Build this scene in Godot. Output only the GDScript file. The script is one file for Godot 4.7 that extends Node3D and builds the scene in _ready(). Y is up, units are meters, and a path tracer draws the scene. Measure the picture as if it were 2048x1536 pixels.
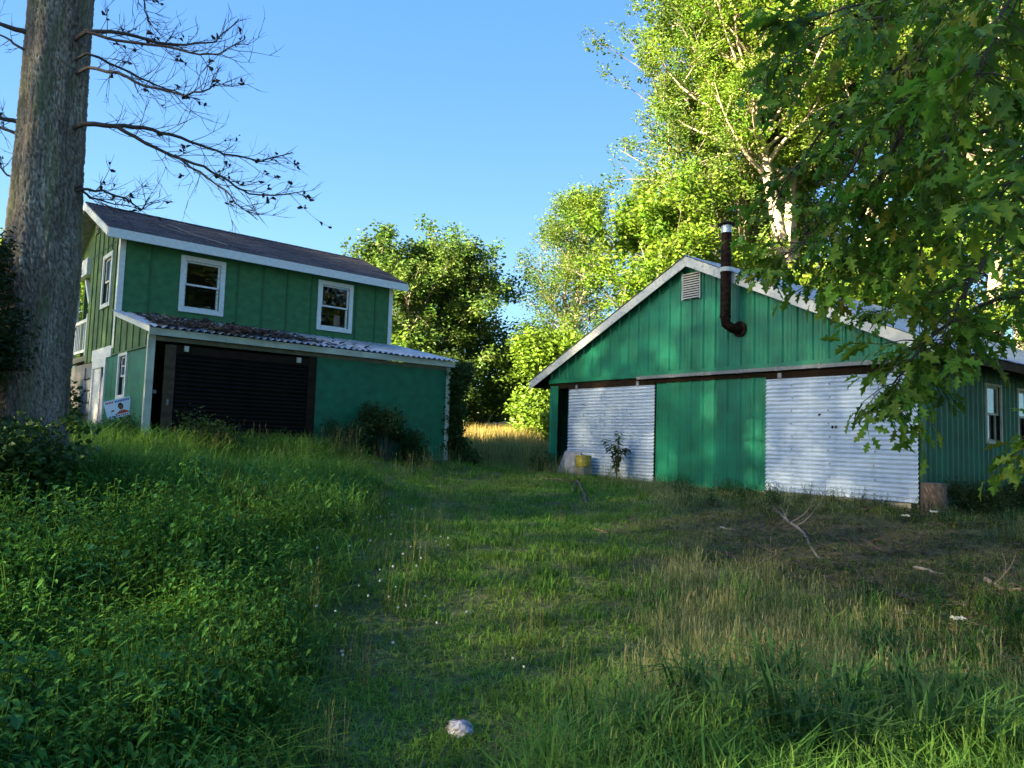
extends Node3D
# An overgrown yard in the evening: a green two-storey house with a lean-to on the left, a green metal garage on the right.
# Everything is laid out in metres round the camera's place; y is up and the camera looks along -z.

const LENS := 1457.66
const EXPOSURE := 16.0
const WOOD_LEAVES := 12800  # leaf clumps tried for the unseen wood that filters the sun
const WOOD_LOW := 0.37  # share of its low clumps kept; fewer let more sun onto the foreground
var look: Basis
var rng := RandomNumberGenerator.new()
var wobble := FastNoiseLite.new()
var M := {}
var grid := PackedFloat32Array()
const GX0 := -40.0
const GZ0 := -80.0
const GNX := 81
const GNZ := 95

# ------------------------------------------------------------------ mesh builder
class MB:
	var v := PackedVector3Array()
	var n := PackedVector3Array()
	var c := PackedColorArray()
	var ix := PackedInt32Array()
	var tint := Color.WHITE

	func vert(p: Vector3, nn: Vector3) -> int:
		v.append(p)
		n.append(nn)
		c.append(tint)
		return v.size() - 1

	func face(a: int, b: int, d: int) -> void:
		# the side that the normals point to is the front (clockwise)
		var g := (v[b] - v[a]).cross(v[d] - v[a])
		if g.dot(n[a] + n[b] + n[d]) > 0.0:
			ix.append(a)
			ix.append(d)
			ix.append(b)
		else:
			ix.append(a)
			ix.append(b)
			ix.append(d)

	func tri(a: Vector3, b: Vector3, d: Vector3, hint := Vector3.ZERO) -> void:
		var g := (b - a).cross(d - a).normalized()
		if hint != Vector3.ZERO and g.dot(hint) < 0.0:
			g = -g
		var k := vert(a, g)
		vert(b, g)
		vert(d, g)
		face(k, k + 1, k + 2)

	func quad(a: Vector3, b: Vector3, d: Vector3, e: Vector3, hint := Vector3.ZERO) -> void:
		var g := (d - a).cross(e - b).normalized()
		if hint != Vector3.ZERO and g.dot(hint) < 0.0:
			g = -g
		var k := vert(a, g)
		vert(b, g)
		vert(d, g)
		vert(e, g)
		face(k, k + 1, k + 2)
		face(k, k + 2, k + 3)

	func box(x0: float, y0: float, z0: float, x1: float, y1: float, z1: float) -> void:
		obox(Vector3(x0 + x1, y0 + y1, z0 + z1) / 2.0, Vector3(x1 - x0, y1 - y0, z1 - z0), Basis())

	func obox(mid: Vector3, size: Vector3, b: Basis) -> void:
		var X := b.x * size.x / 2.0
		var Y := b.y * size.y / 2.0
		var Z := b.z * size.z / 2.0
		for s in [1.0, -1.0]:
			quad(mid + X * s - Y - Z, mid + X * s + Y - Z, mid + X * s + Y + Z, mid + X * s - Y + Z, X * s)
			quad(mid + Y * s - X - Z, mid + Y * s + X - Z, mid + Y * s + X + Z, mid + Y * s - X + Z, Y * s)
			quad(mid + Z * s - X - Y, mid + Z * s + X - Y, mid + Z * s + X + Y, mid + Z * s - X + Y, Z * s)

	func beam(a: Vector3, b: Vector3, w: float, h: float, up := Vector3.UP) -> void:
		# a board from a to b, w wide across and h high along up
		var x := (b - a).normalized()
		var z := x.cross(up).normalized()
		var y := z.cross(x)
		obox((a + b) / 2.0, Vector3(a.distance_to(b), h, w), Basis(x, y, z))

	func extrude(pts: Array, off: Vector3) -> void:
		# a convex outline and its copy moved by off
		var mid := Vector3.ZERO
		for p in pts:
			mid += p
		mid /= pts.size()
		for k in range(1, pts.size() - 1):
			tri(pts[0], pts[k], pts[k + 1], -off)
			tri(pts[0] + off, pts[k] + off, pts[k + 1] + off, off)
		for k in pts.size():
			var a: Vector3 = pts[k]
			var b: Vector3 = pts[(k + 1) % pts.size()]
			quad(a, b, b + off, a + off, (a + b) / 2.0 - mid)

	func tube(pts: Array, radii: Array, sides := 6, capped := false) -> void:
		var side := Vector3.ZERO
		var first := v.size()
		for k in pts.size():
			var p: Vector3 = pts[k]
			var d: Vector3 = (pts[mini(k + 1, pts.size() - 1)] - pts[maxi(k - 1, 0)]).normalized()
			if k == 0:
				side = d.cross(Vector3.UP if absf(d.y) < 0.9 else Vector3.RIGHT).normalized()
			else:
				side = (side - d * side.dot(d)).normalized()
			var other := d.cross(side)
			for s in sides:
				var a := TAU * s / sides
				var o := side * cos(a) + other * sin(a)
				vert(p + o * radii[k], o)
		for k in pts.size() - 1:
			for s in sides:
				var a := first + k * sides + s
				var b := first + k * sides + (s + 1) % sides
				face(a, b, b + sides)
				face(a, b + sides, a + sides)
		if capped:
			for e in [0, pts.size() - 1]:
				var d: Vector3 = (pts[0] - pts[1]) if e == 0 else (pts[e] - pts[e - 1])
				for s in range(1, sides - 1):
					var q: int = first + e * sides
					tri(v[q], v[q + s], v[q + s + 1], d)

	func wave(o: Vector3, across: Vector3, along: Vector3, out: Vector3, pitch: float, depth: float, phase := 0.0, steps := 8) -> void:
		# a corrugated sheet: waves run along "along"
		var w := across.length()
		var u := across / w
		var cnt := int(ceil(w / pitch * steps))
		var first := v.size()
		for k in cnt + 1:
			var s := w * k / cnt
			var a := TAU * s / pitch + phase
			var nn := (out - u * (depth * TAU / pitch * cos(a))).normalized()
			var p := o + u * s + out * (depth * sin(a))
			vert(p, nn)
			vert(p + along, nn)
		for k in cnt:
			var q := first + k * 2
			face(q, q + 1, q + 3)
			face(q, q + 3, q + 2)

	func lathe(o: Vector3, axis: Vector3, prof: Array, sides := 16) -> void:
		# prof: [radius, distance along axis]
		var s0 := axis.cross(Vector3.RIGHT if absf(axis.x) < 0.8 else Vector3.UP).normalized()
		var s1 := axis.cross(s0)
		for k in prof.size() - 1:
			for s in sides:
				var ring := []
				for q in [[k, s], [k, s + 1], [k + 1, s + 1], [k + 1, s]]:
					var a: float = TAU * q[1] / sides
					ring.append(o + axis * prof[q[0]][1] + (s0 * cos(a) + s1 * sin(a)) * prof[q[0]][0])
				var am := TAU * (s + 0.5) / sides
				var dr: float = prof[k + 1][0] - prof[k][0]
				var dh: float = prof[k + 1][1] - prof[k][1]
				quad(ring[0], ring[1], ring[2], ring[3], (s0 * cos(am) + s1 * sin(am)) * dh - axis * dr)

	func mesh() -> ArrayMesh:
		var a := []
		a.resize(Mesh.ARRAY_MAX)
		a[Mesh.ARRAY_VERTEX] = v
		a[Mesh.ARRAY_NORMAL] = n
		a[Mesh.ARRAY_COLOR] = c
		a[Mesh.ARRAY_INDEX] = ix
		var m := ArrayMesh.new()
		m.add_surface_from_arrays(Mesh.PRIMITIVE_TRIANGLES, a)
		return m

class Inst:
	var b := PackedFloat32Array()
	var count := 0
	func put(p: Vector3, q: Basis, col: Color) -> void:
		b.append_array(PackedFloat32Array([q.x.x, q.y.x, q.z.x, p.x, q.x.y, q.y.y, q.z.y, p.y, q.x.z, q.y.z, q.z.z, p.z, col.r, col.g, col.b, 1.0]))
		count += 1

# ------------------------------------------------------------------ helpers
func at(px: float, py: float, depth: float) -> Vector3:
	return look * (Vector3((px - 1024.0) / LENS, -(py - 768.0) / LENS, -1.0) * depth)

func tag(o: Node, label := "", category := "", group := "", kind := "") -> void:
	if label:
		o.set_meta("label", label)
	if category:
		o.set_meta("category", category)
	if group:
		o.set_meta("group", group)
	if kind:
		o.set_meta("kind", kind)

var used := {}
func numbered(called: String) -> String:
	used[called] = used.get(called, -1) + 1
	return called if used[called] == 0 else "%s_%03d" % [called, used[called]]

func thing(called: String, label: String, category: String, where := Vector3.ZERO, turn := 0.0, group := "") -> Node3D:
	var o := Node3D.new()
	o.name = numbered(called)
	add_child(o)
	o.position = where
	o.rotation.y = turn
	tag(o, label, category, group)
	return o

func part(called: String, mb: MB, m: Material, parent: Node, kind := "") -> MeshInstance3D:
	return place(called, mb.mesh(), m, parent, kind)

func place(called: String, mesh: Mesh, m: Material, parent: Node, kind := "") -> MeshInstance3D:
	var o := MeshInstance3D.new()
	o.name = called if parent != self else numbered(called)
	if parent != self:
		var k := 0
		while parent.has_node(NodePath(o.name)):
			k += 1
			o.name = "%s_%03d" % [called, k]
	o.mesh = mesh
	o.material_override = m
	parent.add_child(o, true)
	if kind:
		o.set_meta("kind", kind)
	return o

func B(parent: Node, called: String, m: Material, x0: float, y0: float, z0: float, x1: float, y1: float, z1: float) -> MeshInstance3D:
	var mb := MB.new()
	mb.box(x0, y0, z0, x1, y1, z1)
	return part(called, mb, m, parent)

func many(called: String, mesh: Mesh, m: Material, inst: Inst, parent: Node) -> MultiMeshInstance3D:
	var mm := MultiMesh.new()
	mm.transform_format = MultiMesh.TRANSFORM_3D
	mm.use_colors = true
	mm.mesh = mesh
	mm.instance_count = inst.count
	mm.buffer = inst.b
	var o := MultiMeshInstance3D.new()
	o.multimesh = mm
	o.material_override = m
	o.name = called if parent != self else numbered(called)
	parent.add_child(o, true)
	o.set_meta("kind", "stuff")
	return o

func noise_tex(freq: float, lo: Color, hi: Color, seed_: int, octaves := 4, size := 512, kind := FastNoiseLite.TYPE_SIMPLEX_SMOOTH, mid := -1.0) -> NoiseTexture2D:
	var f := FastNoiseLite.new()
	f.noise_type = kind
	f.frequency = freq
	f.seed = seed_
	f.fractal_octaves = octaves
	var t := NoiseTexture2D.new()
	t.width = size
	t.height = size
	t.seamless = true
	t.noise = f
	var g := Gradient.new()
	g.set_color(0, lo)
	g.set_color(1, hi)
	if mid >= 0.0:
		g.set_offset(0, mid - 0.12)
		g.set_offset(1, mid + 0.12)
	t.color_ramp = g
	return t

func lin(r: float, g: float, b: float) -> Color:
	return Color(r, g, b).linear_to_srgb()

func mat(c: Color, rough := 0.8, tex: Texture2D = null, scale := 0.5, bump: Texture2D = null, bump_cm := 0.0) -> StandardMaterial3D:
	var m := StandardMaterial3D.new()
	m.albedo_color = c
	m.roughness = rough
	if tex or bump:
		m.uv1_triplanar = true
		m.uv1_world_triplanar = true
		m.uv1_scale = Vector3.ONE * scale
	if tex:
		m.albedo_texture = tex
	if bump:
		m.heightmap_enabled = true
		m.heightmap_texture = bump
		m.heightmap_scale = bump_cm
	return m

func leafy(rough := 0.55, through := 0.7) -> StandardMaterial3D:
	var m := StandardMaterial3D.new()
	m.vertex_color_use_as_albedo = true
	m.roughness = rough
	m.metallic_specular = 0.35
	m.backlight_enabled = true
	m.backlight = Color(through, through, through * 0.75).linear_to_srgb()
	m.cull_mode = BaseMaterial3D.CULL_DISABLED
	return m

func tinted(rough := 0.85) -> StandardMaterial3D:
	var m := StandardMaterial3D.new()
	m.vertex_color_use_as_albedo = true
	m.roughness = rough
	return m

func rnd(a: float, b: float) -> float:
	return rng.randf_range(a, b)

func upward() -> Basis:
	return Basis(Vector3.UP, rnd(0, TAU))

func any_turn() -> Basis:
	return Basis(Vector3.UP, rnd(0, TAU)) * Basis(Vector3.RIGHT, rnd(-PI, PI)) * Basis(Vector3.BACK, rnd(-PI, PI))

# ------------------------------------------------------------------ the lie of the land
func height_points() -> Array:
	return [[0, 0, -1.6], [0, -4, -1.58], [3, -5, -1.56], [-3, -4, -1.5], [5.5, -8.5, -1.27], [6.6, -11, -0.93], [1, -18.7, -0.84], [3.5, -14.8, -0.86], [5.2, -12.6, -0.86],
		[0, -10, -1.13], [0, -14, -0.93], [-0.2, -17, -0.8], [-6.4, -12.8, -0.36], [-1.46, -17.1, -0.55], [-4, -14.6, -0.42], [-3.3, -11, -0.8], [-5.3, -8.2, -0.55],
		[-4, -6.2, -1.05], [-8, -8, -0.35], [-10, -14, -0.3], [-14, -14, -0.2], [0, -30, -0.5], [10, -30, -0.5], [-15, -30, -0.3], [0, -45, 0.1], [15, -20, -0.7],
		[12, -12, -0.85], [9, -15, -0.75], [25, -40, -0.5], [-30, -40, -0.1], [30, -10, -1], [-30, 0, -0.5], [0, 10, -1.7], [-12, 2, -0.9], [-10.6, -17.5, -0.35], [-6, -21, -0.4], [3, -24, -0.75], [8, -20, -0.75], [10, -17, -0.75]]

func make_grid() -> void:
	var pts := height_points()
	grid.resize(GNX * GNZ)
	for j in GNZ:
		for i in GNX:
			var x := GX0 + i
			var z := GZ0 + j
			var s := 0.0
			var t := 0.0
			for p in pts:
				var d: float = (x - p[0]) * (x - p[0]) + (z - p[1]) * (z - p[1]) + 0.3
				var w := 1.0 / (d * d)
				s += w * p[2]
				t += w
			grid[j * GNX + i] = s / t

func ground(x: float, z: float) -> float:
	var a := clampf(x - GX0, 0.0, GNX - 1.001)
	var b := clampf(z - GZ0, 0.0, GNZ - 1.001)
	var i := int(a)
	var j := int(b)
	a -= i
	b -= j
	var k := j * GNX + i
	return lerpf(lerpf(grid[k], grid[k + 1], a), lerpf(grid[k + GNX], grid[k + GNX + 1], a), b) + 0.035 * wobble.get_noise_2d(x * 9.0, z * 9.0)

func on_ground(px: float, py: float) -> Vector3:
	# the place on the ground along one line of sight
	var d := 2.0
	while d < 60.0:
		var p := at(px, py, d)
		if p.y < ground(p.x, p.z):
			break
		d += 0.05
	var q := at(px, py, d)
	q.y = ground(q.x, q.z)
	return q

# ------------------------------------------------------------------ start
func _ready() -> void:
	rng.seed = 11
	wobble.seed = 5
	wobble.frequency = 0.09
	look = Basis(Vector3.RIGHT, 0.076) * Basis(Vector3.BACK, 0.031)
	var cam := Camera3D.new()
	cam.name = "camera"
	cam.fov = 55.567
	cam.near = 0.05
	cam.far = 1500.0
	cam.basis = look
	add_child(cam)
	cam.current = true

	var env := Environment.new()
	env.background_mode = Environment.BG_SKY
	var sky := Sky.new()
	var sm := ProceduralSkyMaterial.new()
	sm.sky_top_color = lin(0.0096, 0.0282, 0.075)
	sm.sky_horizon_color = lin(0.052, 0.094, 0.103)
	sm.sky_curve = 0.165
	sm.ground_bottom_color = lin(0.03, 0.04, 0.02)
	sm.ground_horizon_color = lin(0.06, 0.08, 0.06)
	sm.sun_angle_max = 45.0
	sm.sun_curve = 0.3
	sky.sky_material = sm
	env.sky = sky
	env.tonemap_mode = Environment.TONE_MAPPER_LINEAR
	env.tonemap_exposure = EXPOSURE
	env.sdfgi_enabled = true
	env.ssao_enabled = true
	env.ssil_enabled = true
	var we := WorldEnvironment.new()
	we.name = "world"
	we.environment = env
	add_child(we)

	var sun := DirectionalLight3D.new()
	sun.name = "sun"
	sun.light_energy = 1.05
	sun.light_color = Color(1.0, 0.93, 0.77)
	sun.light_angular_distance = 0.6
	sun.shadow_enabled = true
	add_child(sun)
	sun.look_at_from_position(Vector3.ZERO, -Vector3(-0.80, 0.33, 0.50), Vector3.UP)

	make_grid()
	make_materials()
	make_ground()
	make_house()
	make_garage()
	make_far_trees()
	make_unseen_woodland()
	make_unseen_right_trees()
	make_old_tree()
	make_near_oak()
	make_shrubs()
	make_small_things()
	make_fallen_wood()
	make_grass()

func make_materials() -> void:
	var spot := noise_tex(0.02, Color(0.7, 0.7, 0.7), Color(1, 1, 1), 1, 5)
	var streak := noise_tex(0.008, Color(0.62, 0.66, 0.66), Color(1, 1, 1), 2, 5)
	var fine := noise_tex(0.06, Color(0.3, 0.3, 0.3), Color(1, 1, 1), 3, 4)
	var peel := noise_tex(0.03, Color(0.7, 0.68, 0.65), Color(1, 1, 1), 4, 5, 512, FastNoiseLite.TYPE_SIMPLEX_SMOOTH, 0.3)
	var rusty := noise_tex(0.015, Color(0.45, 0.3, 0.22), Color(1, 1, 1), 6, 5)
	M.green = mat(lin(0.038, 0.185, 0.052), 0.7, spot, 0.5, fine, 0.25)
	M.green_batten = mat(lin(0.028, 0.13, 0.036), 0.75, spot, 0.7)
	M.lit_gable_green = mat(lin(0.115, 0.20, 0.05), 0.75, streak, 0.6, fine, 0.25)  # house green with the yellowish light on this side put into the colour
	M.teal = mat(lin(0.001, 0.165, 0.066), 0.6, spot, 0.4)
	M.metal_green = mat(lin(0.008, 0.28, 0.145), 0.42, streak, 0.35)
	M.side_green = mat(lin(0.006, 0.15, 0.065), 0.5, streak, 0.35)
	var pale := noise_tex(0.025, Color(0.86, 0.86, 0.85), Color(1, 1, 1), 14, 5)
	M.white = mat(lin(0.74, 0.74, 0.70), 0.6, pale, 0.8)
	M.old_white = mat(lin(0.7, 0.7, 0.66), 0.7, peel, 0.8)
	M.cream = mat(lin(0.72, 0.70, 0.54), 0.65, streak, 0.5)
	M.soffit = mat(lin(0.40, 0.40, 0.41), 0.8, spot, 0.6)
	M.dark_wood = mat(lin(0.036, 0.023, 0.015), 0.85, streak, 1.2, fine, 0.2)
	M.brown_wood = mat(lin(0.12, 0.08, 0.05), 0.85, streak, 1.2, fine, 0.2)
	M.grey_wood = mat(lin(0.22, 0.20, 0.15), 0.85, streak, 1.2, fine, 0.2)
	M.black = mat(lin(0.012, 0.012, 0.012), 0.9)
	M.dark_metal = mat(lin(0.015, 0.012, 0.010), 0.55, streak, 0.7)
	M.zinc = mat(lin(0.68, 0.78, 0.92), 0.36, pale, 0.6)
	M.zinc.metallic = 0.35
	M.roof_zinc = mat(lin(0.62, 0.64, 0.68), 0.45, streak, 0.7)
	M.roof_zinc.metallic = 0.4
	M.grey_metal = mat(lin(0.3, 0.31, 0.33), 0.5, spot, 1.0)
	M.grey_metal.metallic = 0.3
	M.rust_pipe = mat(lin(0.05, 0.034, 0.029), 0.55, rusty, 1.3)
	M.rust_pipe.metallic = 0.2
	M.bright_metal = mat(lin(0.6, 0.6, 0.6), 0.45)
	M.bright_metal.metallic = 0.9
	for m in [M.dark_wood, M.brown_wood, M.dark_metal, M.black, M.rust_pipe]:
		m.metallic_specular = 0.15
	M.shingle = tinted(0.9)
	M.shingle.heightmap_enabled = false
	M.stone = mat(lin(0.42, 0.40, 0.38), 0.95, streak, 1.0, fine, 0.5)
	M.concrete = mat(lin(0.33, 0.29, 0.25), 0.95, streak, 0.8, fine, 0.3)
	M.sill_wood = mat(lin(0.42, 0.37, 0.28), 0.9, streak, 0.8, fine, 0.2)
	M.curtain = mat(lin(0.42, 0.33, 0.33), 0.9)
	M.glass = StandardMaterial3D.new()
	M.glass.albedo_color = Color(0.05, 0.06, 0.06, 0.1)
	M.glass.roughness = 0.02
	M.glass.transparency = BaseMaterial3D.TRANSPARENCY_ALPHA
	M.wood = tinted(0.95)
	M.leaf = leafy(0.5, 0.75)
	M.grass = leafy(0.85, 0.9)
	M.grass.metallic_specular = 0.15
	M.grass.albedo_color = lin(2.7, 2.7, 2.4)
	M.weed = leafy(0.8, 0.9)
	M.weed.metallic_specular = 0.2
	M.weed.albedo_color = lin(1.15, 1.6, 2.2)
	M.oak = leafy(0.5, 0.95)
	M.oak.albedo_color = lin(1.45, 1.55, 1.3)
	M.dead = tinted(0.95)
	M.soil = mat(lin(0.14, 0.155, 0.045), 1.0, noise_tex(0.03, Color(0.35, 0.42, 0.3), Color(1, 1, 1), 8, 6), 0.45, fine, 2.0)
	M.soil.vertex_color_use_as_albedo = true
	M.sheath = noise_tex(0.02, Color(0, 0, 0), Color(1, 1, 1), 9, 4)

func make_ground() -> void:
	var xs := []
	var zs := []
	var x := -30.0
	for a in [-500, -250, -120, -70, -45]:
		xs.append(float(a))
	while x <= 30.0:
		xs.append(x)
		x += 0.6
	for a in [45, 70, 120, 250, 500]:
		xs.append(float(a))
	for a in [-700, -350, -180, -110, -80]:
		zs.append(float(a))
	var z := -60.0
	while z <= 12.0:
		zs.append(z)
		z += 0.6
	for a in [30, 80, 200, 500]:
		zs.append(float(a))
	var mb := MB.new()
	for zz in zs:
		for xx in xs:
			var e := 0.4
			var nn := Vector3(ground(xx - e, zz) - ground(xx + e, zz), 2 * e, ground(xx, zz - e) - ground(xx, zz + e)).normalized()
			var bare := clampf(1.3 - 1.1 * Vector2((xx - 4.0) / 2.9, (zz + 9.3) / 2.6).length() + 0.8 * wobble.get_noise_2d(xx * 14.0, zz * 14.0), 0.0, 1.0)
			bare = maxf(bare, clampf((xx - 2.4) * 1.2, 0.0, 0.85) if zz > -8.0 and xx < 12.0 else 0.0)
			mb.tint = Color(1, 1, 1).lerp(Color(0.85, 0.52, 0.80), bare)
			mb.vert(Vector3(xx, ground(xx, zz), zz), nn)
	var w := xs.size()
	for j in zs.size() - 1:
		for i in w - 1:
			var k := j * w + i
			mb.face(k, k + 1, k + w + 1)
			mb.face(k, k + w + 1, k + w)
	var o := part("ground", mb, M.soil, self)
	tag(o, "uneven grassy ground rising from the camera towards both buildings", "ground", "", "structure")

# ------------------------------------------------------------------ the house
const HY := -0.45

func window_unit(parent: Node, called: String, o: Vector3, right: Vector3, w: float, y0: float, y1: float, out: Vector3, casing: float, sash: Material, case_mat: Material, muntin := false) -> Node3D:
	# o: lower corner of the hole at y 0 on the wall's face; parts: casing, sash, rails, panes
	var root := Node3D.new()
	root.name = called
	parent.add_child(root, true)
	var bs := Basis(right, Vector3.UP, out)
	var put := func(name_: String, m: Material, x0: float, ya: float, x1: float, yb: float, za: float, zb: float) -> void:
		var mb := MB.new()
		mb.obox(o + right * (x0 + x1) / 2 + Vector3.UP * (ya + yb) / 2 + out * (za + zb) / 2, Vector3(x1 - x0, yb - ya, zb - za), bs)
		part(name_, mb, m, root)
	var c := casing
	put.call("casing", case_mat, -c, y0 - c, 0.0, y1 + c, 0.002, 0.032)
	put.call("casing", case_mat, w, y0 - c, w + c, y1 + c, 0.002, 0.032)
	put.call("casing", case_mat, 0.0, y1, w, y1 + c, 0.004, 0.030)
	put.call("sill", case_mat, 0.0, y0 - c, w, y0, 0.004, 0.042)
	var ym := (y0 + y1) / 2
	var f := 0.045
	# upper sash sits outside the lower one
	for s in [[ym - 0.02, y1, -0.045, -0.02], [y0, ym + 0.02, -0.085, -0.06]]:
		put.call("sash", sash, 0.0, s[0], f, s[1], s[2], s[3])
		put.call("sash", sash, w - f, s[0], w, s[1], s[2], s[3])
		put.call("sash", sash, f, s[0], w - f, s[0] + f * 0.8, s[2] + 0.002, s[3] - 0.002)
		put.call("sash", sash, f, s[1] - f * 0.8, w - f, s[1], s[2] + 0.002, s[3] - 0.002)
		put.call("pane", M.glass, f, s[0] + f * 0.8, w - f, s[1] - f * 0.8, (s[2] + s[3]) / 2 - 0.002, (s[2] + s[3]) / 2 + 0.002)
	if muntin:
		put.call("muntin", sash, f, (ym + y1) / 2 - 0.012, w - f, (ym + y1) / 2 + 0.012, -0.042, -0.02)
	return root

func holed(mb: MB, x0: float, x1: float, y0: float, y1: float, hx0: float, hx1: float, hy0: float, hy1: float, z0: float, z1: float) -> void:
	mb.box(x0, y0, z0, hx0, y1, z1)
	mb.box(hx1, y0, z0, x1, y1, z1)
	mb.box(hx0, y0, z0, hx1, hy0, z1)
	mb.box(hx0, hy1, z0, hx1, y1, z1)

func make_house() -> void:
	var h := thing("house", "green two-storey house with brown shingle roof, two front windows and a tin-roofed lean-to", "house", Vector3(-8.079, HY, -14.676), 0.719)
	var L := 6.45
	var e := 0.45 # from world height to local height
	var top := 4.0 + e
	# --- upper front wall: plywood panels between battens
	var front := Node3D.new()
	front.name = "front_wall"
	h.add_child(front)
	var seams := [0.0, 0.585, 2.42, 3.0, 3.59, 4.2, 5.41, 5.97, L]
	for k in seams.size() - 1:
		var mb := MB.new()
		var a: float = seams[k] + (0.004 if k else 0.0)
		var b: float = seams[k + 1] - 0.004
		if k == 1:
			holed(mb, a, b, 1.5 + e, top - 0.1, 1.27, 2.02, 2.62 + e, 3.645 + e, -0.12, rnd(-0.002, 0.0))
		elif k == 5:
			holed(mb, a, b, 1.5 + e, top - 0.1, 4.46, 5.21, 2.62 + e, 3.645 + e, -0.12, rnd(-0.002, 0.0))
		else:
			mb.box(a, 1.5 + e, -0.12, b, top - 0.1, rnd(-0.002, 0.0))
		part("wall_panel", mb, M.green, front)
	for k in range(1, seams.size() - 1):
		B(front, "batten", M.green_batten, seams[k] - 0.019, 1.6 + e, 0.0005, seams[k] + 0.019, top - 0.12, 0.016)
	for x in [1.22, 4.31]:
		pass
	B(front, "corner_board", M.white, -0.022, 1.6 + e, -0.1, 0.085, top - 0.1, 0.024)
	B(front, "corner_board", M.white, L - 0.085, 1.6 + e, -0.1, L + 0.022, top - 0.1, 0.024)
	window_unit(h, "window", Vector3(1.27, 0, 0), Vector3.RIGHT, 0.75, 2.62 + e, 3.645 + e, Vector3.BACK, 0.1, M.old_white, M.white)
	window_unit(h, "window", Vector3(4.46, 0, 0), Vector3.RIGHT, 0.75, 2.62 + e, 3.645 + e, Vector3.BACK, 0.1, M.old_white, M.white)
	# curtains deep inside, seen as pale shapes
	B(h, "curtain", M.curtain, 5.02, 2.62 + e, -0.4, 5.18, 3.0 + e, -0.38)
	# --- upper gable wall (plane x = 0), board and batten
	var ridge_d := 2.17
	var ry := 5.03 + e
	var roof_at := func(d: float) -> float:
		return ry - absf(d - ridge_d) * 0.431 - 0.1
	var gable := Node3D.new()
	gable.name = "gable_wall"
	h.add_child(gable)
	var cols := [[0.1, 0.555, 1.43, -1.0], [0.555, 1.39, 1.43, 2.62], [0.555, 1.39, 3.62, -1.0], [1.39, 2.17, 1.43, -1.0], [2.17, 2.67, 1.43, -1.0], [2.67, 4.35, 3.9, -1.0]]
	for c in cols:
		var mb := MB.new()
		var y1a: float = roof_at.call(c[0]) if c[3] < 0 else c[3] + e
		var y1b: float = roof_at.call(c[1]) if c[3] < 0 else c[3] + e
		mb.extrude([Vector3(0, c[2] + e, -c[0]), Vector3(0, c[2] + e, -c[1]), Vector3(0, y1b, -c[1]), Vector3(0, y1a, -c[0])], Vector3(0.12, 0, 0))
		part("wall_panel", mb, M.lit_gable_green, gable)
	for k in 6:
		var d := 0.28 + k * 0.42
		var y0 := 1.43 + e
		if d > 0.5 and d < 1.45:
			B(gable, "batten", M.lit_gable_green, -0.02, y0, -d - 0.02, -0.0005, 2.52 + e, -d + 0.02)
			B(gable, "batten", M.lit_gable_green, -0.02, 3.74 + e, -d - 0.02, -0.0005, roof_at.call(d) - 0.02, -d + 0.02)
		else:
			B(gable, "batten", M.lit_gable_green, -0.02, y0, -d - 0.02, -0.0005, roof_at.call(d) - 0.02, -d + 0.02)
	B(gable, "seam_strip", M.green_batten, -0.012, 3.86 + e, -2.6, -0.0008, 3.89 + e, -0.12)
	window_unit(h, "gable_window", Vector3(0, 0, -1.30), Vector3.BACK, 0.66, 2.62 + e, 3.62 + e, Vector3.LEFT, 0.09, M.old_white, M.white)
	# louvre under the ridge
	var vent := Node3D.new()
	vent.name = "gable_vent"
	h.add_child(vent)
	B(vent, "vent_back", M.black, -0.01, 4.38 + e, -2.3, -0.001, 4.72 + e, -2.04)
	for k in 7:
		var mb := MB.new()
		mb.obox(Vector3(-0.025, 4.4 + e + k * 0.05, -2.17), Vector3(0.04, 0.008, 0.28), Basis(Vector3.BACK, 0.7))
		part("slat", mb, M.white, vent)
	# --- the open porch at the rear corner
	B(h, "porch_beam", M.white, -0.09, 3.51 + e, -4.5, 0.02, 3.9 + e, -2.69)
	B(h, "porch_floor", M.grey_wood, 0.0, 1.5 + e, -4.35, 2.2, 1.62 + e, -2.67)
	B(h, "porch_post", M.white, 0.0, 1.62 + e, -4.35, 0.1, 3.51 + e, -4.25)
	B(h, "porch_post", M.lit_gable_green, 0.01, 1.62 + e, -3.35, 0.09, 3.51 + e, -3.27)
	B(h, "porch_post", M.white, 2.1, 1.62 + e, -4.35, 2.2, 3.9 + e, -4.25)
	var br := MB.new()
	br.beam(Vector3(0.04, 2.85 + e, -2.7), Vector3(0.04, 3.45 + e, -3.25), 0.08, 0.09)
	part("porch_brace", br, M.white, h)
	var rail := Node3D.new()
	rail.name = "porch_railing"
	h.add_child(rail)
	B(rail, "rail", M.white, 0.0, 2.42 + e, -4.25, 0.07, 2.5 + e, -2.67)
	B(rail, "rail", M.white, 0.01, 1.72 + e, -4.25, 0.06, 1.78 + e, -2.67)
	B(rail, "newel", M.white, -0.01, 1.62 + e, -2.76, 0.08, 2.6 + e, -2.68)
	for k in 7:
		var d := 2.9 + k * 0.19
		B(rail, "baluster", M.white, 0.02, 1.78 + e, -d - 0.02, 0.05, 2.42 + e, -d + 0.02)
	# --- the other walls, floor and ceiling that close the upper storey
	B(h, "porch_inner_wall", M.lit_gable_green, 0.12, 1.5 + e, -2.67, 2.2, top - 0.1, -2.57)
	B(h, "porch_side_wall", M.lit_gable_green, 2.2, 1.5 + e, -4.35, 2.3, top, -2.57)
	B(h, "back_wall", M.green, 2.3, 0, -4.35, L - 0.12, top - 0.1, -4.25)
	var rw := MB.new()
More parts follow.
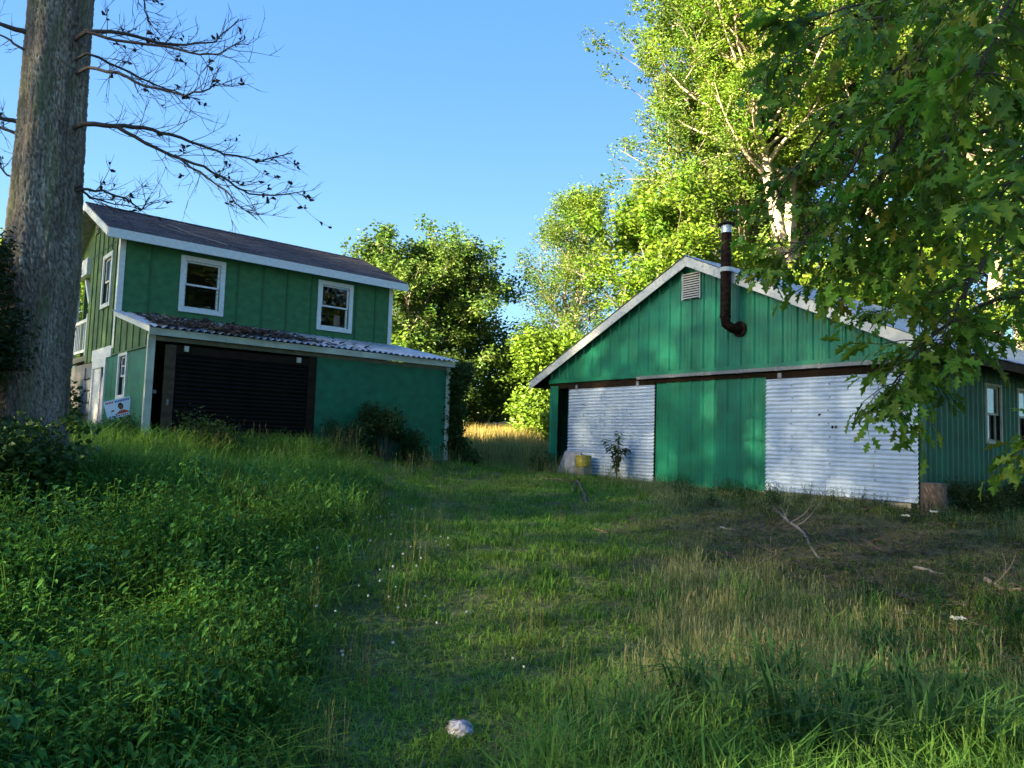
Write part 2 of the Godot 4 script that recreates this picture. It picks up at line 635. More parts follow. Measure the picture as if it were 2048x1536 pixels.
	rw.extrude([Vector3(L, 0, -0.1), Vector3(L, 0, -4.35), Vector3(L, roof_at.call(4.35), -4.35), Vector3(L, ry - 0.12, -ridge_d), Vector3(L, roof_at.call(0.1), -0.1)], Vector3(-0.12, 0, 0))
	part("right_wall", rw, M.green, h)
	B(h, "upper_floor", M.dark_wood, 0.12, 1.38 + e, -4.2, L - 0.12, 1.5 + e, -0.13)  # floor and ceiling coloured dark: the shade of the rooms behind the panes
	B(h, "ceiling", M.dark_wood, 0.13, 3.86 + e, -4.24, L - 0.13, 3.9 + e, -0.13)
	# --- main roof
	var roof := Node3D.new()
	roof.name = "roof"
	h.add_child(roof)
	var xa := -0.305
	var xb := L + 0.31
	var slope := 0.431
	var run := ridge_d + 0.266
	for s in [1.0, -1.0]:
		var rp := Vector3(0, ry, -ridge_d)
		var ep := Vector3(0, ry - run * slope, -ridge_d + s * run)
		var nn := Vector3(0, run, s * run * slope).normalized()
		var mb := MB.new()
		mb.extrude([rp + Vector3(xa, -0.1, 0), ep + Vector3(xa, -0.1, 0), ep + Vector3(xa, 0, 0), rp + Vector3(xa, 0, 0)], Vector3(xb - xa, 0, 0))
		part("roof_deck", mb, M.soffit, roof)
		# shingles: each tab has its own lifted butt edge
		var sh := MB.new()
		var down := (ep - rp)
		var len_ := down.length()
		down /= len_
		var rows := 19
		for r in rows:
			var d0 := len_ * r / rows - 0.05
			var d1 := len_ * (r + 1) / rows + 0.012
			var x := xa - rnd(0.0, 0.28) - 0.01
			while x < xb + 0.01:
				var w := rnd(0.26, 0.33)
				var p0 := clampf(x + 0.004, xa - 0.012, xb + 0.012)
				var p1 := clampf(x + w - 0.004, xa - 0.012, xb + 0.012)
				x += w
				if p1 - p0 < 0.03:
					continue
				var g := rnd(0.55, 1.25)
				sh.tint = Color(0.062 * g, 0.05 * g, 0.055 * g)
				var lift := rnd(0.012, 0.022)
				var dd := d1 + rnd(-0.008, 0.008)
				var a := rp + Vector3(p0, 0, 0) + down * maxf(d0, 0.0) + nn * 0.004
				var b := rp + Vector3(p1, 0, 0) + down * maxf(d0, 0.0) + nn * 0.004
				var c := rp + Vector3(p1, 0, 0) + down * dd + nn * lift
				var q := rp + Vector3(p0, 0, 0) + down * dd + nn * lift
				sh.quad(a, b, c, q, nn)
				sh.quad(q, c, c - nn * 0.012, q - nn * 0.012, down)
		for k in 24:
			var x0 := lerpf(xa, xb, k / 24.0)
			var g := rnd(0.6, 1.1)
			sh.tint = Color(0.062 * g, 0.05 * g, 0.055 * g)
			var x1 := lerpf(xa, xb, (k + 1) / 24.0)
			var up := nn * 0.028
			sh.quad(rp + Vector3(x0, 0.03, 0), rp + Vector3(x1, 0.026, 0), rp + Vector3(x1, 0, 0) + down * 0.13 + up, rp + Vector3(x0, 0, 0) + down * 0.13 + up, nn)
		part("shingles", sh, M.shingle, roof, "stuff")
		# fascia along the eave, boards along the rakes
		var f := MB.new()
		f.box(xa, ep.y - 0.19, ep.z + (0.0 if s > 0 else -0.025), xb, ep.y - 0.004, ep.z + (0.025 if s > 0 else 0.0))
		part("fascia", f, M.white, roof)
		for x in [xa - 0.024, xb]:
			var rk := MB.new()
			rk.extrude([rp + Vector3(x, -0.17, 0), ep + Vector3(x, -0.17, 0), ep + Vector3(x, -0.006, 0), rp + Vector3(x, -0.006, 0)], Vector3(0.024, 0, 0))
			part("rake_board", rk, M.white, roof)
	B(roof, "soffit", M.soffit, xa + 0.01, 3.86 + e - 0.02, 0.03, xb - 0.01, 3.86 + e, 0.262)
	# --- the lower storey on the gable side
	B(h, "trim_beam", M.white, -0.03, 1.43 + e, -1.8, 0.1, 1.66 + e, -0.1)
	B(h, "side_panel", M.teal, 0.0, -0.1, -0.5, 0.1, 1.43 + e, -0.0)
	var bd := Node3D.new()
	bd.name = "basement_door"
	h.add_child(bd)
	B(bd, "door_frame", M.white, -0.03, -0.1, -0.62, 0.1, 1.43 + e, -0.5)
	B(bd, "door_frame", M.white, -0.03, -0.1, -1.72, 0.1, 1.43 + e, -1.6)
	B(bd, "door_frame", M.white, -0.028, 1.25 + e, -1.6, 0.1, 1.43 + e, -0.62)
	B(bd, "door_leaf", M.old_white, 0.0, -0.1, -1.6, 0.05, 1.25 + e, -1.0)
	B(bd, "door_opening_plate", M.curtain, 0.03, -0.1, -1.0, 0.05, 1.05 + e, -0.62)
	B(bd, "door_opening_plate", M.black, 0.03, 1.05 + e, -1.0, 0.05, 1.25 + e, -0.62)  # black plate stands in for the dark inside the opening
	var st := Node3D.new()
	st.name = "stone_wall"
	h.add_child(st)
	B(st, "mortar", M.concrete, 0.03, -0.1, -4.3, 0.2, 1.43 + e, -1.8)
	for r in 7:
		var z := -1.75 - rnd(0.0, 0.1)
		while z > -2.6:
			var w := rnd(0.22, 0.4)
			var mb := MB.new()
			mb.obox(Vector3(0.03 + rnd(-0.01, 0.015), 0.02 + r * 0.27, z - w / 2), Vector3(0.08, 0.23 + rnd(-0.02, 0.02), w - 0.03), Basis(Vector3.RIGHT, rnd(-0.05, 0.05)))
			part("stone", mb, M.stone, st)
			z -= w
	B(h, "lower_partition", M.dark_wood, 0.2, 0, -0.12, L - 0.12, 1.38 + e, -0.02)
	# --- the lean-to
	var D := 2.54
	var roof_y := func(z: float) -> float:
		return 2.364 + e - z * (2.364 - 1.80) / 2.68
	var lw := Node3D.new()
	lw.name = "lean_to_side_wall"
	h.add_child(lw)
	var up := MB.new()
	up.extrude([Vector3(0, 1.47 + e, 0), Vector3(0, 1.47 + e, D), Vector3(0, roof_y.call(D) - 0.06, D), Vector3(0, roof_y.call(0.0) - 0.06, 0)], Vector3(0.1, 0, 0))
	part("wall_panel", up, M.lit_gable_green, lw)
	for k in 6:
		var z := 0.02 + k * 0.46
		B(lw, "batten", M.lit_gable_green, -0.02, 1.47 + e, z, -0.0005, roof_y.call(z) - 0.1, z + 0.04)
	B(lw, "drip_strip", M.lit_gable_green, -0.03, 1.44 + e, 0.0, 0.0, 1.475 + e, D - 0.1)
	for s in [[0.0, 0.5, -0.1, 1.44], [1.165, D - 0.02, -0.1, 1.44], [0.5, 1.165, -0.1, 0.62], [0.5, 1.165, 1.4, 1.44]]:
		B(lw, "lower_panel", M.teal, 0.004, s[2] + (e if s[2] > 0 else 0.0), s[0], 0.1, s[3] + e, s[1])
	window_unit(h, "lean_to_window", Vector3(0.004, 0, 0.58), Vector3.BACK, 0.51, 0.62 + e, 1.38 + e, Vector3.LEFT, 0.075, M.white, M.white, true)
	B(h, "curtain", M.curtain, 0.14, 0.6 + e, 0.52, 0.16, 1.0 + e, 1.15)
	B(h, "corner_post", M.cream, -0.03, -0.1, D - 0.06, 0.09, 1.66 + e, D + 0.03)
	B(h, "corner_post", M.cream, L + 0.0, -0.1, D - 0.1, L + 0.11, 1.64 + e, D + 0.03)
	B(h, "lean_to_end_wall", M.teal, L - 0.02, -0.1, 0.0, L + 0.06, 1.66 + e, D - 0.1)
	B(h, "header", M.grey_wood, 0.09, 1.56 + e, D - 0.08, L, 1.64 + e, D + 0.02)
	B(h, "front_panel", M.teal, 3.16, -0.1, D - 0.05, L, 1.56 + e, D + 0.012)
	B(h, "jamb", M.dark_wood, 2.99, -0.1, D - 0.04, 3.16, 1.56 + e, D + 0.06)
	B(h, "floor_slab", M.dark_wood, 0.1, -0.1, 0.0, L - 0.02, 0.02, D - 0.1)
	# sliding door of dark corrugated sheet in a wooden frame
	var dr := Node3D.new()
	dr.name = "sliding_door"
	h.add_child(dr)
	B(dr, "stile", M.brown_wood, 0.26, -0.02, D + 0.0, 0.44, 1.5 + e, D + 0.05)
	B(dr, "top_rail", M.dark_wood, 0.44, 1.36 + e, D + 0.0, 2.99, 1.5 + e, D + 0.048)
	B(dr, "door_backing", M.black, 0.44, -0.02, D - 0.03, 2.99, 1.36 + e, D - 0.005)
	var ys := [0.0, 0.62, 1.24, 1.36 + e]
	for k in 3:
		var mb := MB.new()
		mb.wave(Vector3(0.44, ys[k], D + 0.022 + 0.004 * k), Vector3(0, ys[k + 1] - ys[k] + 0.04, 0), Vector3(2.55, 0, 0), Vector3.BACK, 0.076, 0.011)
		part("corrugated_sheet", mb, M.dark_metal, dr)
	B(dr, "latch", M.grey_metal, 0.12, 0.62 + e, D - 0.06, 0.17, 0.68 + e, D - 0.02)
	B(dr, "latch", M.grey_metal, 0.33, 0.42 + e, D + 0.05, 0.36, 0.52 + e, D + 0.065)
	B(dr, "hanger_block", M.cream, 0.57, 1.4 + e, D + 0.05, 0.64, 1.5 + e, D + 0.1)
	B(dr, "hanger_block", M.cream, 2.72, 1.4 + e, D + 0.05, 2.8, 1.5 + e, D + 0.1)
	# lean-to roof: fascia, rafters' ends and seven corrugated sheets
	var lr := Node3D.new()
	lr.name = "lean_to_roof"
	h.add_child(lr)
	for s in [[-0.05, 1.28], [1.284, 4.1], [4.104, 6.6]]:
		B(lr, "fascia", M.cream, s[0], 1.64 + e, 2.655, s[1], 1.765 + e, 2.68)
	for s in [[-0.05, -0.026]]:
		var rk := MB.new()
		rk.extrude([Vector3(-0.05, roof_y.call(0.0) - 0.1, 0.0), Vector3(-0.05, roof_y.call(2.655) - 0.12, 2.655), Vector3(-0.05, roof_y.call(2.655) - 0.015, 2.655), Vector3(-0.05, roof_y.call(0.0) - 0.015, 0.0)], Vector3(0.024, 0, 0))
		part("rake_board", rk, M.white, lr)
	for k in 8:
		var mb := MB.new()
		mb.beam(Vector3(0.2 + k * 0.87, roof_y.call(0.0) - 0.09, 0.0), Vector3(0.2 + k * 0.87, roof_y.call(2.65) - 0.09, 2.65), 0.05, 0.1)
		part("rafter", mb, M.dark_wood, lr)
	for k in 8:
		var mb := MB.new()
		var x0 := -0.09 + k * 0.84
		var zr := rnd(2.70, 2.75)
		var o := Vector3(x0, roof_y.call(0.02) - 0.005 + 0.004 * (k % 2), 0.02)
		mb.wave(o, Vector3(0.86 if k < 7 else 0.86, 0, 0), Vector3(0, roof_y.call(zr) - roof_y.call(0.02), zr - 0.02), Vector3(0, 1, 0.21).normalized(), 0.14, 0.02, rnd(0, 0.4), 7)
		part("roof_sheet", mb, M.roof_zinc, lr)
	# debris of dead leaves and twigs on the tin, one loose layer
	var inst := Inst.new()
	for k in 2000:
		var x := 0.15 + 4.6 * pow(rng.randf(), 1.25)
		var z := 2.66 * sqrt(rng.randf())
		var thick := clampf(1.0 - absf(x - 1.7) / 2.2, 0.05, 1.0)
		if rng.randf() > thick * (0.35 + 0.65 * z / 2.66):
			continue
		var g := rnd(0.5, 1.5)
		var col := Color(0.08 * g, 0.066 * g, 0.062 * g)
		if rng.randf() < 0.12:
			col = Color(0.26, 0.16, 0.09) * rnd(0.7, 1.2)
		var p := h.transform * Vector3(x, roof_y.call(z) + 0.015 + rnd(0.0, 0.07) * thick, z)
		inst.put(p, upward() * Basis(Vector3.RIGHT, rnd(-0.5, 0.5)) * Basis.from_scale(Vector3.ONE * rnd(0.6, 1.5)), col)
	var lit := many("leaf_litter", litter_mesh(), M.dead, inst, self)
	tag(lit, "brown dead leaves and twigs heaped on the lean-to tin roof", "leaf litter")

func litter_mesh() -> ArrayMesh:
	var mb := MB.new()
	for k in 4:
		mb.tint = Color(1, 1, 1) * rnd(0.6, 1.3)
		var c := Vector3(rnd(-0.05, 0.05), rnd(0, 0.015), rnd(-0.05, 0.05))
		var b := upward() * Basis(Vector3.RIGHT, rnd(-0.6, 0.6))
		var l := rnd(0.03, 0.06)
		mb.tri(c - b.x * l, c + b.z * l * 0.45 + b.y * 0.008, c + b.x * l, b.y)
		mb.tri(c - b.x * l, c + b.x * l, c - b.z * l * 0.45 + b.y * 0.008, b.y)
	mb.tint = Color(0.8, 0.8, 0.8)
	var d := Vector3(rnd(-1, 1), rnd(-0.1, 0.25), rnd(-1, 1)).normalized() * 0.13
	mb.tube([-d, d * 0.1 + Vector3(0, 0.012, 0), d], [0.004, 0.0035, 0.002], 4)
	return mb.mesh()

# ------------------------------------------------------------------ the garage
const GY := -0.95

func ribbed(mb: MB, x0: float, x1: float, y0: float, top: Callable, z: float, pitch := 0.305, ph := 0.0) -> void:
	# a ribbed steel panel: a trapezoid rib every pitch and two low beads between
	var prof := [[0.0, 0.0], [0.028, 0.03], [0.058, 0.03], [0.086, 0.0], [0.15, 0.0], [0.158, 0.006], [0.17, 0.006], [0.178, 0.0], [0.225, 0.0], [0.233, 0.006], [0.245, 0.006], [0.253, 0.0]]
	var pts := []
	var x := x0 - fposmod(x0 - ph, pitch)
	while x < x1 + pitch:
		for q in prof:
			pts.append(Vector2(x + q[0], z + q[1]))
		x += pitch
	for k in pts.size() - 1:
		var a: Vector2 = pts[k]
		var b: Vector2 = pts[k + 1]
		if b.x <= x0 or a.x >= x1:
			continue
		var ax := maxf(a.x, x0)
		var bx := minf(b.x, x1)
		var az := lerpf(a.y, b.y, (ax - a.x) / (b.x - a.x))
		var bz := lerpf(a.y, b.y, (bx - a.x) / (b.x - a.x))
		mb.quad(Vector3(ax, y0, az), Vector3(bx, y0, bz), Vector3(bx, top.call(bx), bz), Vector3(ax, top.call(ax), az), Vector3.BACK)

func corrugated_door(parent: Node, called: String, x0: float, x1: float, y0: float, y1: float, z: float, sheets: int, hangers: Array) -> Node3D:
	var root := Node3D.new()
	root.name = called
	parent.add_child(root, true)
	B(root, "top_rail", M.dark_wood, x0, y1, z - 0.03, x1, y1 + 0.055, z + 0.012)
	B(root, "door_frame", M.dark_wood, x0 + 0.01, y0, z - 0.05, x1 - 0.01, y1, z - 0.014)
	var dy := (y1 - y0) / sheets
	for k in sheets:
		var mb := MB.new()
		mb.wave(Vector3(x0, y0 + k * dy - (0.02 if k else 0.0), z + 0.004 * (sheets - k) * 0.8), Vector3(0, dy + (0.02 if k else 0.0), 0), Vector3(x1 - x0, 0, 0), Vector3.BACK, 0.0745, 0.017, rnd(-0.2, 0.2), 10)
		part("corrugated_sheet", mb, M.zinc, root)
	for k in sheets:
		for r in 3:
			for c in 3:
				var mb := MB.new()
				var p := Vector3(lerpf(x0, x1, [0.2, 0.46, 0.75][c]) + rnd(-0.02, 0.02), y0 + (k + (r + 0.4) / 3.0) * dy, z + 0.026)
				mb.lathe(p, Vector3.BACK, [[0.0001, 0.008], [0.012, 0.005], [0.014, -0.012]], 6)
				part("rivet", mb, M.grey_metal, root)
	for hx in hangers:
		B(root, "hanger", M.grey_metal, hx - 0.04, y1 - 0.01, z + 0.018, hx + 0.04, y1 + 0.1, z + 0.04)
	return root

func make_garage() -> void:
	var g := thing("garage", "green ribbed-metal garage with two corrugated sliding doors and a rusty stovepipe", "garage", Vector3(1.001, GY, -18.911), -0.937)
	var W := 9.22
	var e := 0.95
	var mid := W / 2
	var ax := 3.96 + e
	var ey := 1.545 + e
	var ov := 0.63
	var sl := (ax - ey) / (mid + ov)
	var depth := 9.5
	var roof_at := func(x: float) -> float:
		return ax - absf(x - mid) * sl
	# --- gable of ribbed sheets
	var gb := Node3D.new()
	gb.name = "gable_wall"
	g.add_child(gb)
	var low := 1.47 + e
	for k in 10:
		var x0 := 0.02 + k * 0.915
		var x1 := minf(x0 + 0.915, W - 0.02)
		var mb := MB.new()
		ribbed(mb, x0, x1, low + 0.06, func(x: float) -> float: return roof_at.call(x) - 0.12, 0.0 + 0.002 * (k % 2))
		part("wall_panel", mb, M.metal_green, gb)
	B(gb, "drip_trim", M.metal_green, -0.02, low, -0.02, W + 0.02, low + 0.11, 0.045)
	B(gb, "drip_trim", M.dark_wood, -0.02, low - 0.06, -0.1, W + 0.02, low - 0.002, 0.0)
	# back of the gable so that the loft is dark
	for s in [[0.0, mid], [mid, W]]:
		var mb := MB.new()
		mb.extrude([Vector3(s[0], low, -0.1), Vector3(s[1], low, -0.1), Vector3(s[1], roof_at.call(s[1]) - 0.13, -0.1), Vector3(s[0], roof_at.call(s[0]) - 0.13, -0.1)], Vector3(0, 0, 0.06))
		part("gable_backing", mb, M.dark_wood, gb)
	# --- lower front
	var fw := Node3D.new()
	fw.name = "front_wall"
	g.add_child(fw)
	var flat := func(_x: float) -> float: return low - 0.06
	for k in 3:
		var mb := MB.new()
		ribbed(mb, 3.70 + k * 0.925, 3.70 + (k + 1) * 0.925, 0.0, flat, 0.0 + 0.002 * (k % 2))
		part("wall_panel", mb, M.metal_green, fw)
	B(fw, "wall_backing", M.dark_wood, 3.70, 0, -0.1, 6.475, low - 0.06, -0.01)
	var cp := MB.new()
	ribbed(cp, 0.0, 0.36, 0.0, flat, 0.0)
	part("corner_panel", cp, M.metal_green, fw)
	B(fw, "corner_post", M.dark_wood, 0.0, 0, -0.12, 0.34, low - 0.06, -0.01)
	B(fw, "corner_trim", M.side_green, W - 0.06, 0.15, -0.1, W + 0.034, low - 0.06, 0.036)
	B(fw, "sill", M.sill_wood, 6.4, -0.15, -0.05, W - 0.1, 0.14, 0.13)
	B(fw, "sill", M.concrete, 0.0, -0.2, -0.05, 6.4, 0.02, -0.012)
	# --- doors and their track
	corrugated_door(g, "left_sliding_door", 0.83, 3.69, 0.03, 1.29 + e, 0.075, 3, [1.15, 3.2])
	var rd := corrugated_door(g, "right_sliding_door", 6.475, W - 0.01, 0.15, 1.275 + e, 0.075, 3, [6.78, 8.9])
	for hp in [[7.56, 0.60, 0.05, 0.03], [7.80, 0.385, 0.035, 0.045], [7.865, 0.39, 0.03, 0.04]]:
		var mb := MB.new()
		mb.obox(Vector3(hp[0], hp[1] + e, 0.098), Vector3(hp[2], hp[3], 0.006), Basis(Vector3.BACK, rnd(-0.4, 0.4)))
		part("torn_hole_plate", mb, M.black, rd)  # black plates just proud of the sheet stand in for dark holes
	var tr := Node3D.new()
	tr.name = "door_track"
	g.add_child(tr)
	B(tr, "track_rail", M.grey_metal, 3.18, 1.425 + e, 0.05, 8.95, 1.49 + e, 0.13)
	for k in 7:
		B(tr, "track_bracket", M.grey_metal, 3.3 + k * 0.85, 1.415 + e, 0.048, 3.345 + k * 0.85, 1.5 + e, 0.136)
	B(tr, "track_shadow_board", M.dark_wood, 0.4, 1.33 + e, 0.0, 8.95, 1.41 + e, 0.045)  # dark board: the black shadow under the track is put into its colour
	# --- louvred vent
	var vt := Node3D.new()
	vt.name = "gable_vent"
	g.add_child(vt)
	B(vt, "vent_back", M.black, 4.42, 3.07 + e, 0.032, 4.875, 3.62 + e, 0.038)
	for k in 11:
		var mb := MB.new()
		mb.obox(Vector3(4.6475, 3.095 + e + k * 0.051, 0.055), Vector3(0.455, 0.006, 0.05), Basis(Vector3.RIGHT, 0.75))
		part("slat", mb, M.white, vt)
	B(vt, "vent_frame", M.white, 4.405, 3.05 + e, 0.032, 4.42, 3.64 + e, 0.075)
	B(vt, "vent_frame", M.white, 4.875, 3.05 + e, 0.032, 4.89, 3.64 + e, 0.075)
	# --- stovepipe: out of the wall, an elbow, then up past the roof
	var sp := Node3D.new()
	sp.name = "stovepipe"
	g.add_child(sp)
	var pz := 0.34
	var px := 5.74
	var pr := 0.098
	var elbow := MB.new()
	elbow.tube([Vector3(px + 0.10, 2.30 + e, 0.05), Vector3(px + 0.06, 2.30 + e, 0.2), Vector3(px, 2.38 + e, pz - 0.02), Vector3(px, 2.52 + e, pz)], [pr, pr, pr, pr], 14)
	part("elbow", elbow, M.rust_pipe, sp)
	var pipe := MB.new()
	pipe.tube([Vector3(px, 2.5 + e, pz), Vector3(px, 3.42 + e, pz), Vector3(px + 0.01, 4.18 + e, pz)], [pr + 0.003, pr + 0.003, pr + 0.003], 16)
	part("pipe", pipe, M.rust_pipe, sp)
	for y in [2.52, 3.38]:
		var ring := MB.new()
		ring.lathe(Vector3(px, y + e, pz), Vector3.UP, [[pr, -0.02], [pr + 0.012, -0.015], [pr + 0.012, 0.015], [pr, 0.02]], 16)
		part("pipe_joint", ring, M.rust_pipe, sp)
	var band := MB.new()
	band.lathe(Vector3(px, 3.45 + e, pz), Vector3.UP, [[pr, -0.045], [pr + 0.014, -0.04], [pr + 0.014, 0.04], [pr, 0.045]], 16)
	part("clamp_band", band, M.white, sp)
	var neck := MB.new()
	neck.tube([Vector3(px + 0.01, 4.18 + e, pz), Vector3(px + 0.01, 4.33 + e, pz)], [pr + 0.004, pr + 0.004], 16)
	part("cap_collar", neck, M.bright_metal, sp)
	var cap := MB.new()
	cap.lathe(Vector3(px + 0.01, 4.36 + e, pz), Vector3.UP, [[0.0, 0.0], [0.17, -0.02], [0.175, -0.005], [0.1, 0.035], [0.001, 0.06]], 18)
	part("rain_cap", cap, M.rust_pipe, sp)
	for k in 3:
		var mb := MB.new()
		var a := k * TAU / 3
		mb.beam(Vector3(px + 0.01 + 0.08 * cos(a), 4.3 + e, pz + 0.08 * sin(a)), Vector3(px + 0.01 + 0.08 * cos(a), 4.37 + e, pz + 0.08 * sin(a)), 0.012, 0.02, Vector3.RIGHT)
		part("cap_strut", mb, M.grey_metal, sp)
	var th := MB.new()
	th.lathe(Vector3(px + 0.10, 2.30 + e, 0.035), Vector3.BACK, [[0.001, 0.015], [0.15, 0.014], [0.16, 0.0], [0.16, -0.01]], 20)
	part("wall_collar", th, M.rust_pipe, sp)
	# --- roof
	var rf := Node3D.new()
	rf.name = "roof"
	g.add_child(rf)
	var fz := 0.185
	for s in [-1.0, 1.0]:
		var r0 := Vector3(mid, ax, 0)
		var r1 := Vector3(mid + s * (mid + ov), ey, 0)
		var dir := (r1 - r0).normalized()
		var nn := Vector3(-dir.y * s, dir.x * s, 0)
		if nn.y < 0:
			nn = -nn
		# sheets, each with its waves running down the slope
		for k in 11:
			var mb := MB.new()
			var zz := fz + 0.05 - k * 0.9
			mb.wave(r0 + Vector3(0, 0.012 + 0.005 * (k % 2), zz), Vector3(0, 0, -0.94), r1 - r0 + dir * 0.05, nn, 0.09, 0.013, 0.0, 6)
			part("roof_sheet", mb, M.roof_zinc, rf)
		var dk := MB.new()
		dk.extrude([r0 + Vector3(0, -0.11, fz - 0.005), r1 + Vector3(0, -0.11, fz - 0.005), r1 + Vector3(0, -0.02, fz - 0.005), r0 + Vector3(0, -0.02, fz - 0.005)], Vector3(0, 0, -9.9))
		part("roof_deck", dk, M.dark_wood, rf)
		# rake boards, spliced
		var cuts := [0.0, 0.16, 0.62, 1.0] if s > 0 else [0.0, 0.1, 0.55, 1.0]
		for k in 3:
			var p0 := r0.lerp(r1, cuts[k] + (0.0008 if k else 0.0))
			var p1 := r0.lerp(r1, cuts[k + 1])
			var mb := MB.new()
			var zf := fz + 0.002 * (k % 2)
			mb.extrude([p0 + Vector3(0, -0.215, zf), p1 + Vector3(0, -0.215, zf), p1 + Vector3(0, -0.005, zf), p0 + Vector3(0, -0.005, zf)], Vector3(0, 0, 0.025))
			part("rake_board", mb, M.old_white if s < 0 or k == 0 else M.white, rf)
		# rafter tails at the side eaves
		for k in 9:
			var mb := MB.new()
			var zz := -0.3 - k * 1.1
			mb.beam(r1 + Vector3(0, -0.16, zz), r0.lerp(r1, 0.7) + Vector3(0, -0.16, zz), 0.05, 0.1)
			part("rafter_tail", mb, M.brown_wood, rf)
		var ef := MB.new()
		ef.box(r1.x - 0.012, r1.y - 0.16, -9.6, r1.x + 0.012, r1.y - 0.02, fz - 0.01)
		part("eave_board", ef, M.brown_wood, rf)
	# --- side wall to the right, in its own turn so that the ribs face outwards
	var sw := Node3D.new()
	sw.name = "side_wall"
	g.add_child(sw)
	sw.position = Vector3(W, 0, 0)
	sw.rotation.y = PI / 2
	# here local x runs back along the wall and local z points outwards
	var wy0 := 0.235 + e
	var wy1 := 1.22 + e
	var wtop := low + 0.05
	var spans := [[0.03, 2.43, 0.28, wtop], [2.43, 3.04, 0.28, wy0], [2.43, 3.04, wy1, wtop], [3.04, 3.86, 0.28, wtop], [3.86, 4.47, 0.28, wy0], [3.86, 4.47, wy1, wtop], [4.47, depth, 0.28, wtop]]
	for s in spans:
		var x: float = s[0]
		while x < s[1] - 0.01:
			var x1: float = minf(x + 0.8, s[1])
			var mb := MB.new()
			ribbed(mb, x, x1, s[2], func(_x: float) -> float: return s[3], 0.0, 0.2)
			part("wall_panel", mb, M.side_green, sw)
			x = x1
		var bk := MB.new()
		bk.box(s[0], s[2], -0.1, s[1], s[3], -0.012)
		part("wall_backing", bk, M.dark_wood, sw)
	for x in [2.43, 3.86]:
		window_unit(g, "side_window", Vector3(W, 0, -x), Vector3.FORWARD, 0.61, wy0, wy1, Vector3.RIGHT, 0.045, M.cream, M.cream)
	for k in 8:
		B(sw, "foundation_block", M.concrete, k * 1.18 + 0.02, -0.3, -0.14, (k + 1) * 1.18 - 0.008, 0.27, -0.005 - 0.006 * (k % 2))
	# --- what closes it
	B(g, "left_wall", M.side_green, 0.0, -0.2, -depth, 0.12, low, -0.12)
	var bw := MB.new()
	bw.extrude([Vector3(0.12, -0.2, -depth), Vector3(W - 0.12, -0.2, -depth), Vector3(W - 0.12, roof_at.call(W - 0.12) - 0.13, -depth), Vector3(mid, ax - 0.13, -depth), Vector3(0.12, roof_at.call(0.12) - 0.13, -depth)], Vector3(0, 0, 0.1))
	part("back_wall", bw, M.side_green, g)
	B(g, "floor_slab", M.concrete, 0.12, -0.2, -depth + 0.1, W - 0.12, 0.0, -0.12)
	for k in 7:
		B(g, "stacked_board", M.dark_wood, 0.36, 0.05 + k * 0.3, -0.62, 1.3, 0.32 + k * 0.3, -0.56)

# ------------------------------------------------------------------ leaves and trees
func cluster(count: int, radius: float, size: float, slim := 0.55, fold := 0.25, flat := 0.0) -> ArrayMesh:
	# a clump of separate leaves, each folded along its midrib
	var mb := MB.new()
	for k in count:
		var d := Vector3(rnd(-1, 1), rnd(-1, 1), rnd(-1, 1))
		while d.length() > 1.0:
			d = Vector3(rnd(-1, 1), rnd(-1, 1), rnd(-1, 1))
		d.y *= 1.0 - flat
		var c := d * radius
		var b := Basis(Vector3.UP, rnd(0, TAU)) * Basis(Vector3.RIGHT, rnd(-0.9, 0.9)) * Basis(Vector3.BACK, rnd(-0.9, 0.9))
		var l := size * rnd(0.7, 1.25)
		mb.tint = Color(1, 1, 1) * rnd(0.7, 1.25)
		var w := l * slim * 0.5
		var base := c - b.x * l * 0.5
		var tip := c + b.x * l * 0.5 - b.y * l * 0.12
		var s0 := c - b.x * l * 0.05 + b.z * w + b.y * w * fold
		var s1 := c - b.x * l * 0.05 - b.z * w + b.y * w * fold
		mb.tri(base, s0, tip, b.y)
		mb.tri(base, tip, s1, b.y)
	return mb.mesh()

